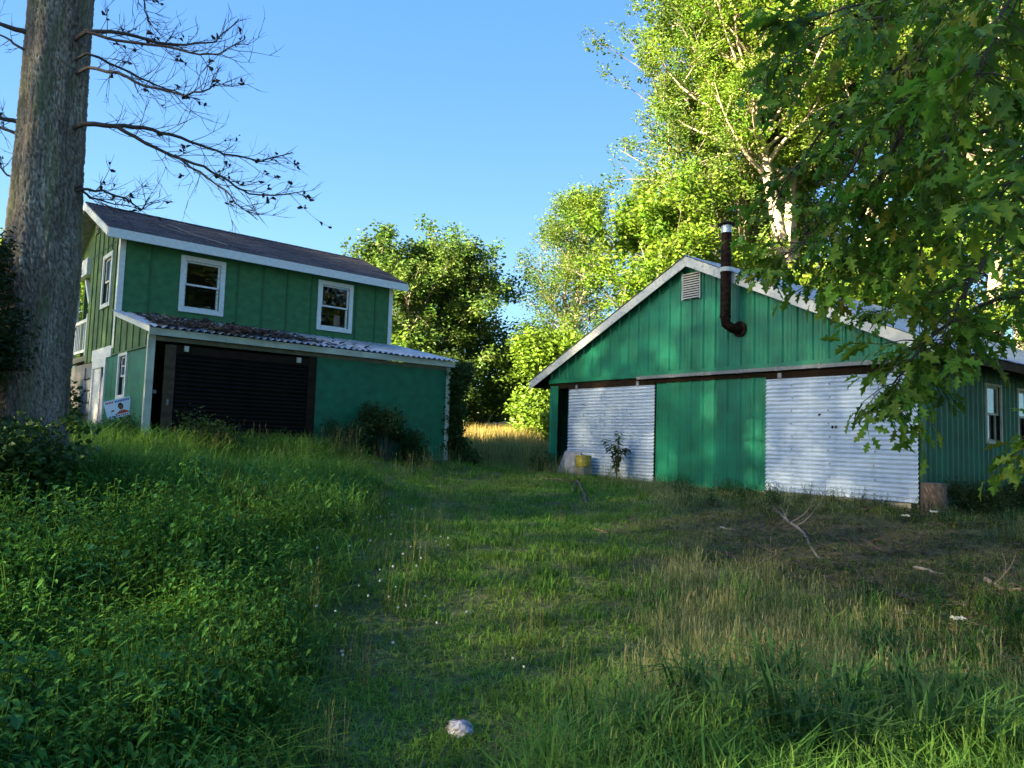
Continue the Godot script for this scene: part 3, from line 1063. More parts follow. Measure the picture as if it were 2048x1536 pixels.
func grow(wood: MB, tips: Array, o: Vector3, H: float, r0: float, bare: float, spread: float, limbs: int, subs: int, per: int, shape: float, forks := 1, lean := Vector3.ZERO) -> void:
	# trunk(s), limbs and twigs; tips collects the places where leaves grow
	for f in forks:
		var a0 := rnd(0, TAU)
		var trunk := []
		var radii := []
		var n := 12
		var off := Vector3(cos(a0), 0, sin(a0)) * (spread * 0.35 if forks > 1 else 0.0)
		var wander := Vector3.ZERO
		for k in n + 1:
			var t := float(k) / n
			wander += Vector3(rnd(-1, 1), 0, rnd(-1, 1)) * H * 0.008
			trunk.append(o + Vector3(0, H * 0.93 * t, 0) + wander + lean * t * t + off * smoothstep(0.12, 1.0, t))
			radii.append(r0 * (1.0 - 0.86 * t) * (1.35 if k == 0 else 1.0) * (0.75 if forks > 1 else 1.0))
		wood.tint = Color(1, 1, 1) * rnd(0.85, 1.1)
		wood.tube(trunk, radii, 9)
		var turn := rnd(0, TAU)
		for q in limbs:
			var t := bare + (1.0 - bare) * pow((q + rng.randf()) / limbs, 0.9)
			var kk := clampf(t * n, 0, n - 0.01)
			var p: Vector3 = trunk[int(kk)].lerp(trunk[int(kk) + 1], kk - int(kk))
			var rr: float = lerpf(radii[int(kk)], radii[int(kk) + 1], kk - int(kk))
			turn += 2.4 + rnd(-0.4, 0.4)
			var u := (t - bare) / (1.0 - bare)
			var reach := spread * (pow(sin(PI * clampf(0.12 + 0.86 * u, 0, 1)), shape) * rnd(0.65, 1.15) + 0.12)
			var dir := Vector3(cos(turn), rnd(0.15, 0.75) + u * 0.7, sin(turn)).normalized()
			var lp := [p]
			var lrad := [minf(rr * 0.55, 0.12 + reach * 0.012)]
			for s in 6:
				dir = (dir + Vector3(rnd(-0.22, 0.22), rnd(-0.12, 0.2), rnd(-0.22, 0.22))).normalized()
				lp.append(lp[-1] + dir * reach / 6.0)
				lrad.append(lrad[0] * (1.0 - (s + 1) / 6.6))
			wood.tube(lp, lrad, 5)
			for s in subs:
				var w := rnd(0.25, 1.0) * 5.99
				var b0: Vector3 = lp[int(w)].lerp(lp[int(w) + 1], w - int(w))
				var sd := (dir + Vector3(rnd(-1, 1), rnd(-0.6, 0.8), rnd(-1, 1)) * 1.1).normalized()
				var sl := reach * rnd(0.2, 0.42) + 0.25
				var sp := [b0, b0 + sd * sl * 0.5 + Vector3(0, 0.03, 0), b0 + sd * sl + Vector3(0, -0.05 * sl, 0)]
				wood.tube(sp, [lrad[0] * 0.3, lrad[0] * 0.2, 0.006], 4)
				for c in per:
					tips.append(b0 + sd * sl * rnd(0.3, 1.1) + Vector3(rnd(-1, 1), rnd(-1, 1), rnd(-1, 1)) * 0.22)
			tips.append(lp[-1])

func tree(called: String, label: String, where: Vector3, H: float, r0: float, bare: float, spread: float, limbs: int, subs: int, per: int, shape: float, leaf: ArrayMesh, col: Color, bark: Color, forks := 1, lean := Vector3.ZERO, group := "trees behind the buildings", size := 1.0) -> Node3D:
	var t := thing(called, label, "tree", where, 0.0, group)
	var wood := MB.new()
	var tips := []
	grow(wood, tips, Vector3(0, -0.2, 0), H, r0, bare, spread, limbs, subs, per, shape, forks, lean)
	for k in wood.c.size():
		wood.c[k] = wood.c[k] * bark
	part("trunk", wood, M.wood, t)
	var inst := Inst.new()
	for p in tips:
		var g := rnd(0.65, 1.3)
		var y := rnd(0.8, 1.25)
		inst.put(p, any_small() * Basis.from_scale(Vector3.ONE * size * rnd(0.75, 1.3)), Color(col.r * g * y, col.g * g, col.b * g))
	many("crown", leaf, M.leaf, inst, t)
	return t

func any_small() -> Basis:
	return Basis(Vector3.UP, rnd(0, TAU)) * Basis(Vector3.RIGHT, rnd(-0.5, 0.5))

var leaf_a: ArrayMesh
var leaf_b: ArrayMesh
var leaf_c: ArrayMesh

func gpt(x: float, z: float) -> Vector3:
	return Vector3(x, ground(x, z), z)

func make_far_trees() -> void:
	leaf_a = cluster(26, 0.42, 0.17, 0.6)
	leaf_b = cluster(20, 0.40, 0.20, 0.7, 0.2, 0.3)
	leaf_c = cluster(16, 0.42, 0.15, 0.45)
	var yellow := Color(0.145, 0.245, 0.024)
	var fresh := Color(0.11, 0.19, 0.03)
	var deep := Color(0.045, 0.08, 0.018)
	var pale := Color(0.30, 0.24, 0.17)
	var grey := Color(0.17, 0.145, 0.12)
	tree("maple_tree", "round dense tree with dark right edge between the two buildings", gpt(-4.4, -37), 9.2, 0.34, 0.06, 4.2, 46, 7, 5, 0.55, leaf_b, Color(0.10, 0.18, 0.036), grey, 2)
	tree("locust_tree", "tall thin see-through tree with pale double trunk left of the garage roof", gpt(2.5, -36), 13.4, 0.19, 0.14, 2.5, 46, 6, 4, 0.5, leaf_c, fresh, pale, 2)
	tree("maple_tree", "bright yellow-green leafy tree rising right behind the garage gable", gpt(6.6, -31), 10.2, 0.28, 0.15, 4.3, 46, 7, 5, 0.6, leaf_b, yellow, grey, 1)
	tree("oak_tree", "huge sunlit tree with many dark forked limbs, its left side against the sky", gpt(11.8, -37), 25.0, 0.5, 0.3, 7.0, 64, 8, 6, 0.5, leaf_a, fresh, grey, 3)
	tree("oak_tree", "tall sunlit tree with pale forked trunk behind the stovepipe", gpt(12.6, -32), 24.0, 0.62, 0.55, 6.0, 46, 7, 6, 0.5, leaf_a, yellow, pale, 2)
	tree("oak_tree", "slim tall tree with sunlit trunk just right of the forked pale trunk", gpt(16.0, -33), 22.0, 0.38, 0.5, 5.0, 44, 6, 6, 0.5, leaf_a, fresh, pale, 1)
	tree("maple_tree", "leafy tree over the right slope of the garage roof", gpt(14.5, -26), 7.0, 0.2, 0.2, 4.0, 40, 6, 5, 0.6, leaf_b, yellow, grey, 1)
	tree("oak_tree", "sunlit trunk and crown seen through oak leaves above the garage eave", gpt(20.5, -31), 23.0, 0.42, 0.45, 6.0, 50, 7, 6, 0.5, leaf_a, fresh, pale, 1)
	tree("oak_tree", "tall tree at the right edge of the photo behind the garage windows", gpt(21.0, -25), 20.0, 0.38, 0.3, 5.0, 44, 7, 6, 0.5, leaf_a, fresh, pale, 1)
	tree("oak_tree", "tall dark-trunked tree far behind the right eave", gpt(25.5, -37), 22.0, 0.4, 0.25, 6.0, 44, 7, 6, 0.5, leaf_a, deep, grey, 1)
	tree("maple_tree", "low pale tree behind the right end of the garage", gpt(18.5, -22), 7.5, 0.2, 0.15, 3.4, 34, 6, 5, 0.6, leaf_b, fresh, grey, 1)
	tree("walnut_tree", "bright tree seen through the open porch of the house", gpt(-19.5, -31), 7.2, 0.28, 0.12, 4.0, 40, 6, 5, 0.6, leaf_b, yellow, grey, 1)
	# leafy bushes by the sunlit field
	bush("bush", "bright yellow-green bush at the garage's left corner by the field", gpt(1.3, -30), 5.2, 2.2, 900, leaf_b, yellow)
	bush("bush", "low yellow-green bush against the garage's left wall", gpt(2.4, -26.5), 2.6, 1.3, 380, leaf_b, yellow)
	bush("bush", "dark shady bush behind the vine-covered corner of the house", gpt(-3.4, -34), 4.6, 2.4, 900, leaf_b, deep)
	bush("bush", "yellow bush showing above the lean-to roof's right end", gpt(-4.6, -29), 4.9, 1.7, 600, leaf_b, yellow)
	bush("bush", "brown-green thicket at the far edge of the golden field", gpt(-0.8, -43), 3.0, 2.6, 600, leaf_b, deep)
	bush("bush", "pale green thicket below the thin see-through tree", gpt(-0.3, -38), 6.2, 2.3, 950, leaf_b, fresh)
	# a far line of woods
	var woods := Inst.new()
	for k in 1500:
		var x := rnd(-60, 80)
		var z := -66.0 - rnd(0, 12) - absf(x) * 0.1
		var hh := 3.6 + 2.0 * wobble.get_noise_2d(x * 6.0, 3.0) + (6.0 * smoothstep(12.0, 30.0, x))
		var g := rnd(0.6, 1.3)
		woods.put(Vector3(x, ground(x, z) + rnd(0, 1) * hh, z), any_small() * Basis.from_scale(Vector3.ONE * rnd(1.8, 3.4)), Color(0.06 * g, 0.095 * g, 0.02 * g))
	var wd := many("woods", leaf_a, M.leaf, woods, self)
	tag(wd, "low line of far woods beyond the golden field", "woods")

func bush(called: String, label: String, where: Vector3, H: float, R: float, count: int, leaf: ArrayMesh, col: Color, group := "bushes round the buildings", scale := 1.0) -> Node3D:
	var t := thing(called, label, "bush", where, 0.0, group)
	var wood := MB.new()
	wood.tint = Color(0.09, 0.075, 0.055)
	var lumps := []
	for k in 9:
		var a := rnd(0, TAU)
		var rr := R * rnd(0.2, 0.75)
		lumps.append([Vector3(cos(a) * rr, H * rnd(0.14, 0.85), sin(a) * rr), R * rnd(0.35, 0.62)])
		var q: Vector3 = lumps[-1][0]
		wood.tube([Vector3(q.x * 0.12, -0.1, q.z * 0.12), Vector3(q.x * 0.5, q.y * 0.5, q.z * 0.45), q], [0.03 * H / 3 + 0.008, 0.02 * H / 3 + 0.006, 0.006], 5)
	part("stem", wood, M.wood, t)
	var inst := Inst.new()
	for k in count:
		var l = lumps[rng.randi() % lumps.size()]
		var d := Vector3(rnd(-1, 1), rnd(-1, 1), rnd(-1, 1)).normalized() * pow(rng.randf(), 0.4)
		var p: Vector3 = l[0] + d * l[1]
		if p.y < 0.02:
			p.y = rnd(0.03, 0.3)
		var g := rnd(0.65, 1.3)
		inst.put(p, any_small() * Basis.from_scale(Vector3.ONE * scale * rnd(0.7, 1.25)), Color(col.r * g, col.g * g, col.b * g))
	many("foliage", leaf, M.leaf, inst, t)
	return t

func make_unseen_right_trees() -> void:
	# unseen trees beyond the right of the frame, placed to darken the house's panes
	tree("maple_tree", "unseen leafy tree far right of the yard, placed to darken the house panes", gpt(17.0, -3.0), 13.0, 0.3, 0.06, 4.2, 44, 6, 5, 0.45, leaf_a, Color(0.05, 0.09, 0.02), Color(0.16, 0.13, 0.1), 1, Vector3.ZERO, "", 1.3)
	tree("oak_tree", "unseen tree right of the garage, out of view, placed to darken the house panes", gpt(20.0, -10.0), 13.0, 0.3, 0.06, 5.0, 44, 6, 5, 0.45, leaf_a, Color(0.05, 0.085, 0.02), Color(0.16, 0.13, 0.1), 1, Vector3.ZERO, "", 1.4)

func make_unseen_woodland() -> void:
	# unseen wood beyond the left of the frame, its crowns shaped to filter the low sun over yard and buildings
	var w := thing("unseen_woodland", "unseen tall open wood left of the yard, shading yard and buildings", "woods")
	tag(w, "", "", "", "stuff")
	var wood := MB.new()
	wood.tint = Color(0.13, 0.11, 0.09)
	var inst := Inst.new()
	var along := Vector3(0.53, 0, 0.85)
	var away := Vector3(-0.85, 0, 0.53)
	var airy := cluster(26, 1.3, 0.22, 0.6)
	var shape := FastNoiseLite.new()
	shape.seed = 12
	shape.frequency = 0.16
	for k in 26:
		var p := along * rnd(-19, 9) + away * rnd(36, 47)
		p.y = ground(p.x, p.z)
		var h := rnd(21, 25)
		wood.tube([p, p + Vector3(rnd(-0.4, 0.4), h * 0.5, rnd(-0.4, 0.4)), p + Vector3(rnd(-1, 1), h, rnd(-1, 1))], [rnd(0.2, 0.32), 0.18, 0.04], 7)
	for k in WOOD_LEAVES:
		var u := rnd(-23.0, 10)
		var y := rnd(7.0, 27.0)
		var v := rnd(35, 48)
		if shape.get_noise_3d(u, y, v * 0.4) < -0.5 or y > 25.5 + 6.0 * shape.get_noise_2d(u, 40.0):
			continue
		if u < -19.8 + 7.0 * shape.get_noise_2d(y, 90.0):
			continue
		# lower crowns thinned at the near end to let more sun onto the foreground
		if y < 16.5 and u > -13.5 and rng.randf() > WOOD_LOW:
			continue
		var p := along * u + away * v
		var g := rnd(0.65, 1.3)
		inst.put(Vector3(p.x, y, p.z), any_small() * Basis.from_scale(Vector3.ONE * rnd(0.8, 1.25)), Color(0.075 * g, 0.12 * g, 0.02 * g))
	part("trunks", wood, M.wood, w, "stuff")
	many("crowns", airy, M.leaf, inst, w)

# ------------------------------------------------------------------ the old tree at the left, half bare
func make_old_tree() -> void:
	var base := Vector3(-5.42, -0.62, -8.25)
	var t := thing("old_tree", "thick old tree with grey lichened bark and thin nearly bare branches at the left", "tree", base)
	var f := FastNoiseLite.new()
	f.seed = 3
	f.frequency = 1.0
	f.fractal_octaves = 3
	var lich := FastNoiseLite.new()
	lich.seed = 8
	lich.frequency = 1.0
	lich.fractal_octaves = 4
	var mb := MB.new()
	var ns := 210
	var nr := 440
	var top := 8.6
	for j in nr + 1:
		var y := -0.35 + top * j / nr
		var r := 0.297 + 0.03 * (1.0 - y / top) + 0.13 * exp(-maxf(y, 0.0) * 2.6) + 0.05 * exp(-absf(y - 2.4) * 1.2)
		var cx := 0.02 * sin(y * 0.9) - 0.03 * y * 0.2
		var cz := 0.03 * sin(y * 0.6 + 1.0)
		for s in ns:
			var a := TAU * s / ns
			var d := Vector3(cos(a), 0, sin(a))
			var lobes := 0.02 * sin(a * 5.0 + 0.4) + 0.012 * sin(a * 8.0 + y * 0.5) + exp(-maxf(y, 0.0) * 2.6) * 0.05 * sin(a * 5.0)
			var q := Vector3(d.x * 5.5, y * 2.4 + 0.5 * f.get_noise_2d(a * 3.0, y * 2.0), d.z * 5.5)
			q.y *= 1.9
			var rid := absf(f.get_noise_3d(q.x * 1.35, q.y * 1.0, q.z * 1.35))
			var plates := clampf(rid * 3.4, 0.0, 1.0)
			var bumps := f.get_noise_3d(q.x * 3.6, y * 22.0, q.z * 3.6)
			var rr := r + lobes + 0.018 * plates + 0.014 * bumps
			var patch := lich.get_noise_3d(d.x * 1.3, y * 1.1, d.z * 1.3) + 0.35 * lich.get_noise_3d(d.x * 9.0, y * 9.0, d.z * 9.0)
			var sp := lich.get_noise_3d(d.x * 16.0 + 9.0, y * 14.0, d.z * 16.0)
			var dim := 0.82 + 0.5 * lich.get_noise_3d(d.x * 1.1 + 30.0, y * 0.5, d.z * 1.1)
			var col := Color(0.09, 0.072, 0.055).lerp(Color(0.2, 0.17, 0.135), plates)
			var l := smoothstep(-0.1, 0.35, patch) * plates * smoothstep(-0.2, 0.2, sp) * smoothstep(0.0, 2.2, y)
			col = col.lerp(Color(0.34, 0.33, 0.25), l * 0.75) * (1.0 + 1.1 * bumps) * dim
			var moss := smoothstep(0.05, 0.4, lich.get_noise_3d(d.x * 2.0 - 7.0, y * 0.9, d.z * 2.0))
			col = col.lerp(Color(0.10, 0.115, 0.04), moss * 0.5)
			mb.tint = col
			mb.vert(Vector3(cx + d.x * rr, y, cz + d.z * rr), d)
	for j in nr:
		for s in ns:
			var a := j * ns + s
			var b := j * ns + (s + 1) % ns
			mb.face(a, b, b + ns)
			mb.face(a, b + ns, a + ns)
	# true normals of the displaced bark
	var acc := PackedVector3Array()
	acc.resize(mb.v.size())
	for k in range(0, mb.ix.size(), 3):
		var a := mb.ix[k]
		var b := mb.ix[k + 1]
		var c := mb.ix[k + 2]
		var g := (mb.v[c] - mb.v[a]).cross(mb.v[b] - mb.v[a])
		acc[a] += g
		acc[b] += g
		acc[c] += g
	for k in acc.size():
		mb.n[k] = acc[k].normalized()
	part("trunk", mb, M.wood, t)
	# branches: main lines, then thinner and thinner twigs
	var lines := [
		[[175, 62, 8.2], [250, 66, 8.4], [310, 86, 8.6], [370, 90, 8.8], [430, 84, 9.0], [478, 38, 9.2]],
		[[175, 66, 8.2], [230, 78, 8.1], [330, 92, 8.0], [400, 108, 7.9], [440, 107, 7.8], [490, 78, 7.7]],
		[[175, 107, 8.2], [240, 135, 8.5], [300, 165, 8.7], [350, 182, 8.8], [400, 200, 8.9]],
		[[175, 135, 8.2], [235, 145, 8.0], [290, 172, 7.8], [370, 190, 7.7], [420, 178, 7.6], [440, 160, 7.6]],
		[[168, 246, 8.2], [230, 252, 8.3], [285, 255, 8.5], [340, 270, 8.7], [400, 290, 9.0], [450, 308, 9.2], [520, 322, 9.4], [585, 305, 9.5]],
		[[230, 252, 8.3], [290, 285, 8.4], [350, 312, 8.5], [410, 335, 8.6], [460, 365, 8.7], [500, 390, 8.8], [570, 390, 8.9], [600, 384, 9.0]],
		[[350, 312, 8.5], [400, 345, 8.4], [450, 380, 8.3], [480, 415, 8.3], [515, 440, 8.3]],
		[[160, 378, 8.2], [205, 382, 8.5], [250, 398, 8.7], [285, 418, 8.9], [300, 395, 9.0]],
		[[160, 372, 8.2], [178, 396, 8.3], [215, 404, 8.4], [262, 412, 8.4]],
		[[45, 62, 8.2], [0, 50, 8.1], [-80, 55, 8.0], [-180, 40, 7.9]],
		[[38, 245, 8.2], [0, 236, 8.1], [-70, 225, 8.0], [-150, 235, 7.8]],
		[[30, 268, 8.2], [0, 252, 8.3], [-60, 245, 8.5]],
		[[48, 100, 8.2], [20, 80, 8.4], [-20, 60, 8.5], [-70, -20, 8.6]],
		[[170, -60, 8.2], [250, -40, 8.4], [290, 0, 8.5], [292, 32, 8.5], [300, 50, 8.5]],
		[[15, 350, 8.2], [0, 335, 8.2], [-60, 320, 8.2]],
	]
	var thick := [0.045, 0.035, 0.028, 0.036, 0.055, 0.04, 0.022, 0.03, 0.03, 0.06, 0.055, 0.04, 0.03, 0.02, 0.02]
	var leaves := Inst.new()
	for k in lines.size():
		var pts := []
		var rad := []
		var fine := []
		for q in lines[k]:
			pts.append(at(q[0], q[1], q[2] + 0.15) - base)
		# smooth the line a little and let it wander
		for i in pts.size() - 1:
			for s in 3:
				fine.append(pts[i].lerp(pts[i + 1], s / 3.0) + Vector3(rnd(-1, 1), rnd(-1, 1), rnd(-1, 1)) * 0.012)
		fine.append(pts[-1])
		if k in [0, 1, 2, 3, 4, 7, 8, 9, 10, 11, 12, 14]:
			var into: Vector3 = fine[0]
			fine.push_front(Vector3(0, into.y - 0.1, 0))
		for i in fine.size():
			rad.append(thick[k] * (1.0 - 0.86 * i / (fine.size() - 1)) * 0.5 + 0.003)
		var br := MB.new()
		br.tint = Color(0.055, 0.045, 0.04)
		br.tube(fine, rad, 7)
		var from := 2 if k in [0, 1, 2, 3, 4, 7, 8, 9, 10, 11, 12, 14] else 1
		for i in range(from, fine.size() - 1):
			for tw in 2:
				if rng.randf() < 0.2:
					continue
				var d: Vector3 = (fine[i + 1] - fine[i]).normalized()
				var dir := (d * 0.9 + Vector3(rnd(-0.7, 0.7), rnd(-0.9, 1.0), rnd(-0.7, 0.7))).normalized()
				twig(br, leaves, fine[i], dir, rnd(0.22, 0.62), 0.0048, 2)
		part("branch", br, M.wood, t)
	var lf := many("withered_leaves", withered(), M.leaf, leaves, t)
	lf.position = Vector3.ZERO

func twig(mb: MB, leaves: Inst, p: Vector3, d: Vector3, l: float, r: float, depth: int) -> void:
	var pts := [p]
	var rad := [r]
	for s in 5:
		d = (d + Vector3(rnd(-0.22, 0.22), rnd(-0.12, 0.24), rnd(-0.22, 0.22))).normalized()
		pts.append(pts[-1] + d * l / 5.0)
		rad.append(r * (1.0 - 0.14 * (s + 1)))
	mb.tube(pts, rad, 4)
	if depth > 0:
		for k in (2 if depth > 1 else 1):
			var i := 1 + rng.randi() % 4
			twig(mb, leaves, pts[i], (d + Vector3(rnd(-1, 1), rnd(-0.8, 0.8), rnd(-1, 1)) * 0.8).normalized(), l * rnd(0.4, 0.65), r * 0.72, depth - 1)
	if rng.randf() < 0.05:
		for k in 3:
			var g := rnd(0.6, 1.4)
			leaves.put(pts[1 + rng.randi() % 5], any_turn() * Basis.from_scale(Vector3.ONE * rnd(0.5, 0.95)), Color(0.05 * g, 0.035 * g, 0.028 * g))

func withered() -> ArrayMesh:
	var mb := MB.new()
	for k in 2:
		var b := Basis(Vector3.UP, rnd(0, TAU)) * Basis(Vector3.RIGHT, rnd(-0.5, 0.5))
		var l := 0.085
		mb.tri(Vector3.ZERO, b.x * l * 0.5 + b.z * l * 0.25 + b.y * 0.015, b.x * l - b.y * 0.03, b.y)
		mb.tri(Vector3.ZERO, b.x * l - b.y * 0.03, b.x * l * 0.5 - b.z * l * 0.25 + b.y * 0.015, b.y)
	return mb.mesh()

# ------------------------------------------------------------------ the oak that hangs in from the right
func oak_leaf(mb: MB, o: Vector3, b: Basis, l: float) -> void:
	var half := [[0.0, 0.0], [0.10, 0.035], [0.17, 0.17], [0.27, 0.10], [0.32, 0.11], [0.46, 0.33], [0.50, 0.25], [0.56, 0.11], [0.62, 0.12], [0.77, 0.26], [0.80, 0.11], [0.88, 0.09], [1.0, 0.0]]
	var p := func(x: float, w: float) -> Vector3:
		return o + b.x * (x * l) + b.z * (w * l) + b.y * l * (absf(w) * 0.28 - 0.22 * x * x)
	for s in [1.0, -1.0]:
		for k in half.size() - 1:
			var a = half[k]
			var c = half[k + 1]
			var m0: float = a[0] * 0.92
			var m1: float = c[0] * 0.92 if k < half.size() - 2 else 1.0
			if a[1] == 0.0:
				mb.tri(p.call(m0, 0.0), p.call(c[0], c[1] * s), p.call(m1, 0.0), b.y)
			elif c[1] == 0.0:
				mb.tri(p.call(m0, 0.0), p.call(a[0], a[1] * s), p.call(m1, 0.0), b.y)
			else:
				mb.quad(p.call(m0, 0.0), p.call(a[0], a[1] * s), p.call(c[0], c[1] * s), p.call(m1, 0.0), b.y)

func oak_spray(count: int) -> ArrayMesh:
	var mb := MB.new()
	mb.tint = Color(0.75, 0.55, 0.5)
	mb.tube([Vector3.ZERO, Vector3(0.1, 0.01, 0.02), Vector3(0.22, -0.02, 0)], [0.004, 0.0035, 0.002], 4)
	for k in count:
		var x := 0.05 + 0.17 * k / (count - 1.0)
		var yaw := (1.0 if k % 2 else -1.0) * rnd(0.5, 1.3) * (1.0 if k < count - 1 else 0.2)
		var b := Basis(Vector3.UP, yaw) * Basis(Vector3.BACK, rnd(-0.6, 0.2)) * Basis(Vector3.RIGHT, rnd(-0.6, 0.6))
		mb.tint = Color(1, 1, 1) * rnd(0.75, 1.2)
		var stalk := b.x * 0.03
		oak_leaf(mb, Vector3(x, 0, 0) + stalk, b, rnd(0.11, 0.165))
	return mb.mesh()

func make_near_oak() -> void:
	var base := gpt(6.2, -2.2)
	var t := thing("oak_tree", "oak whose leafy branches hang into the upper right corner", "tree", base)
	var wood := MB.new()
	wood.tint = Color(0.07, 0.058, 0.045)
	var crown_top := Vector3(0.2, 7.5, -0.3)
	wood.tube([Vector3(0, -0.3, 0), Vector3(0.02, 1.2, 0), Vector3(0.08, 3.6, -0.1), Vector3(0.1, 5.6, -0.2), crown_top], [0.42, 0.34, 0.3, 0.26, 0.18], 14)
	part("trunk", wood, M.wood, t)
	var lines := [
		[[2150, -250, 6.8], [1858, 0, 6.5], [1829, 87, 6.4], [1813, 174, 6.3], [1811, 248, 6.2], [1790, 330, 6.1], [1740, 420, 6.0]],
		[[2250, -260, 7.4], [1966, 0, 7.2], [1850, 25, 7.2], [1700, 45, 7.2], [1580, 110, 7.2], [1510, 170, 7.2]],
		[[2300, 0, 6.4], [2048, 190, 6.4], [1937, 286, 6.4], [1875, 420, 6.3], [1840, 510, 6.2], [1815, 580, 6.1]],
		[[2350, 420, 6.4], [2048, 580, 6.2], [1940, 625, 6.1], [1860, 670, 6.0], [1810, 740, 5.9], [1770, 790, 5.9]],
		[[2100, -150, 7.8], [1880, 60, 7.6], [1750, 180, 7.5], [1640, 270, 7.4], [1570, 370, 7.3], [1530, 470, 7.2]],
		[[1880, 60, 7.6], [1760, 240, 7.3], [1680, 370, 7.1], [1620, 470, 7.0], [1555, 530, 7.0]],
		[[1811, 248, 6.2], [1740, 390, 6.4], [1700, 480, 6.5], [1665, 540, 6.5]],
		[[2350, 250, 6.2], [2048, 430, 6.0], [1960, 530, 5.9], [1925, 590, 5.8], [1900, 640, 5.8], [1880, 690, 5.8]],
		[[2300, -150, 5.6], [2048, 50, 5.6], [1960, 150, 5.6], [1900, 250, 5.6], [1880, 330, 5.6]],
		[[2400, 800, 5.2], [2160, 860, 5.0], [2110, 850, 4.9], [2060, 868, 4.9]],
		[[2300, -200, 6.6], [2100, 40, 6.4], [1960, 120, 6.4], [1850, 160, 6.4], [1760, 230, 6.4]],
		[[2300, 150, 7.0], [2048, 330, 7.0], [1900, 400, 7.1], [1760, 480, 7.2], [1680, 560, 7.2]],
		[[2200, -300, 6.0], [1990, -60, 5.8], [1800, -10, 5.6], [1650, 30, 5.5], [1590, 60, 5.5]],
		[[1966, 0, 7.2], [1900, 130, 7.6], [1830, 300, 8.0], [1780, 420, 8.2], [1740, 520, 8.2]],
		[[2300, 330, 8.2], [2048, 480, 8.2], [1930, 560, 8.4], [1820, 600, 8.4], [1740, 630, 8.4]],
		[[2250, -350, 4.4], [2060, -60, 4.2], [1990, 60, 4.1], [1950, 150, 4.1]],
		[[2400, 100, 4.6], [2120, 250, 4.4], [2040, 330, 4.4], [1990, 420, 4.4]],
	]
	var sprays := [oak_spray(5), oak_spray(6), oak_spray(4)]
	var insts := [Inst.new(), Inst.new(), Inst.new()]
	var hub := base + Vector3(0.1, 5.2, -0.2)
	for k in lines.size():
		var ctrl := []
		if k != 5 and k != 6 and k != 13:
			ctrl.append(base + Vector3(0.1, rnd(4.0, 6.5), -0.2))
		for q in lines[k]:
			ctrl.append(at(q[0], q[1], q[2]))
		var pts := []
		for i in ctrl.size() - 1:
			for s in 4:
				pts.append(ctrl[i].lerp(ctrl[i + 1], s / 4.0) + Vector3(rnd(-1, 1), rnd(-1, 1), rnd(-1, 1)) * (0.02 if i else 0.0))
		pts.append(ctrl[-1])
		var rad := []
		for i in pts.size():
			var u := float(i) / (pts.size() - 1)
			rad.append(lerpf(0.05 if pts.size() > 24 else 0.03, 0.004, pow(u, 0.55)))
		var mb := MB.new()
		mb.tint = Color(0.05, 0.042, 0.035)
		for i in pts.size():
			pts[i] -= base
		mb.tube(pts, rad, 6)
		# side twigs with sprays of leaves
		var first := 5 if k != 5 and k != 6 and k != 13 else 1
		for i in range(first, pts.size()):
			var d: Vector3 = (pts[i] - pts[i - 1]).normalized()
			for q in (1 if k in [7, 9] else 2):
				var sd := (d * 0.6 + Vector3(rnd(-1, 1), rnd(-0.75, 0.55), rnd(-1, 1))).normalized()
				var l := rnd(0.08, 0.36)
				var p0: Vector3 = pts[i].lerp(pts[i - 1], rng.randf())
				var p1 := p0 + sd * l + Vector3(0, -0.12 * l, 0)
				mb.tube([p0, (p0 + p1) / 2 + Vector3(0, 0.02, 0), p1], [0.006, 0.0045, 0.003], 4)
				for c in 2:
					var where := p1 if c == 0 else p0.lerp(p1, rnd(0.3, 0.8))
					var dir := (sd + Vector3(rnd(-0.6, 0.6), rnd(-0.5, 0.2), rnd(-0.6, 0.6))).normalized()
					var side := dir.cross(Vector3.UP).normalized()
					var g := rnd(0.6, 1.35)
					var y := rnd(0.75, 1.2) * (1.7 if rng.randf() < 0.07 else 1.0)
					insts[rng.randi() % 3].put(where, Basis(dir, side.cross(dir), side) * Basis(Vector3.RIGHT, rnd(-0.5, 0.5)) * Basis.from_scale(Vector3.ONE * rnd(0.8, 1.2)), Color(0.085 * g * y, 0.155 * g, 0.02 * g))
		part("branch", mb, M.wood, t)
	for k in 3:
		many("foliage", sprays[k], M.oak, insts[k], t)

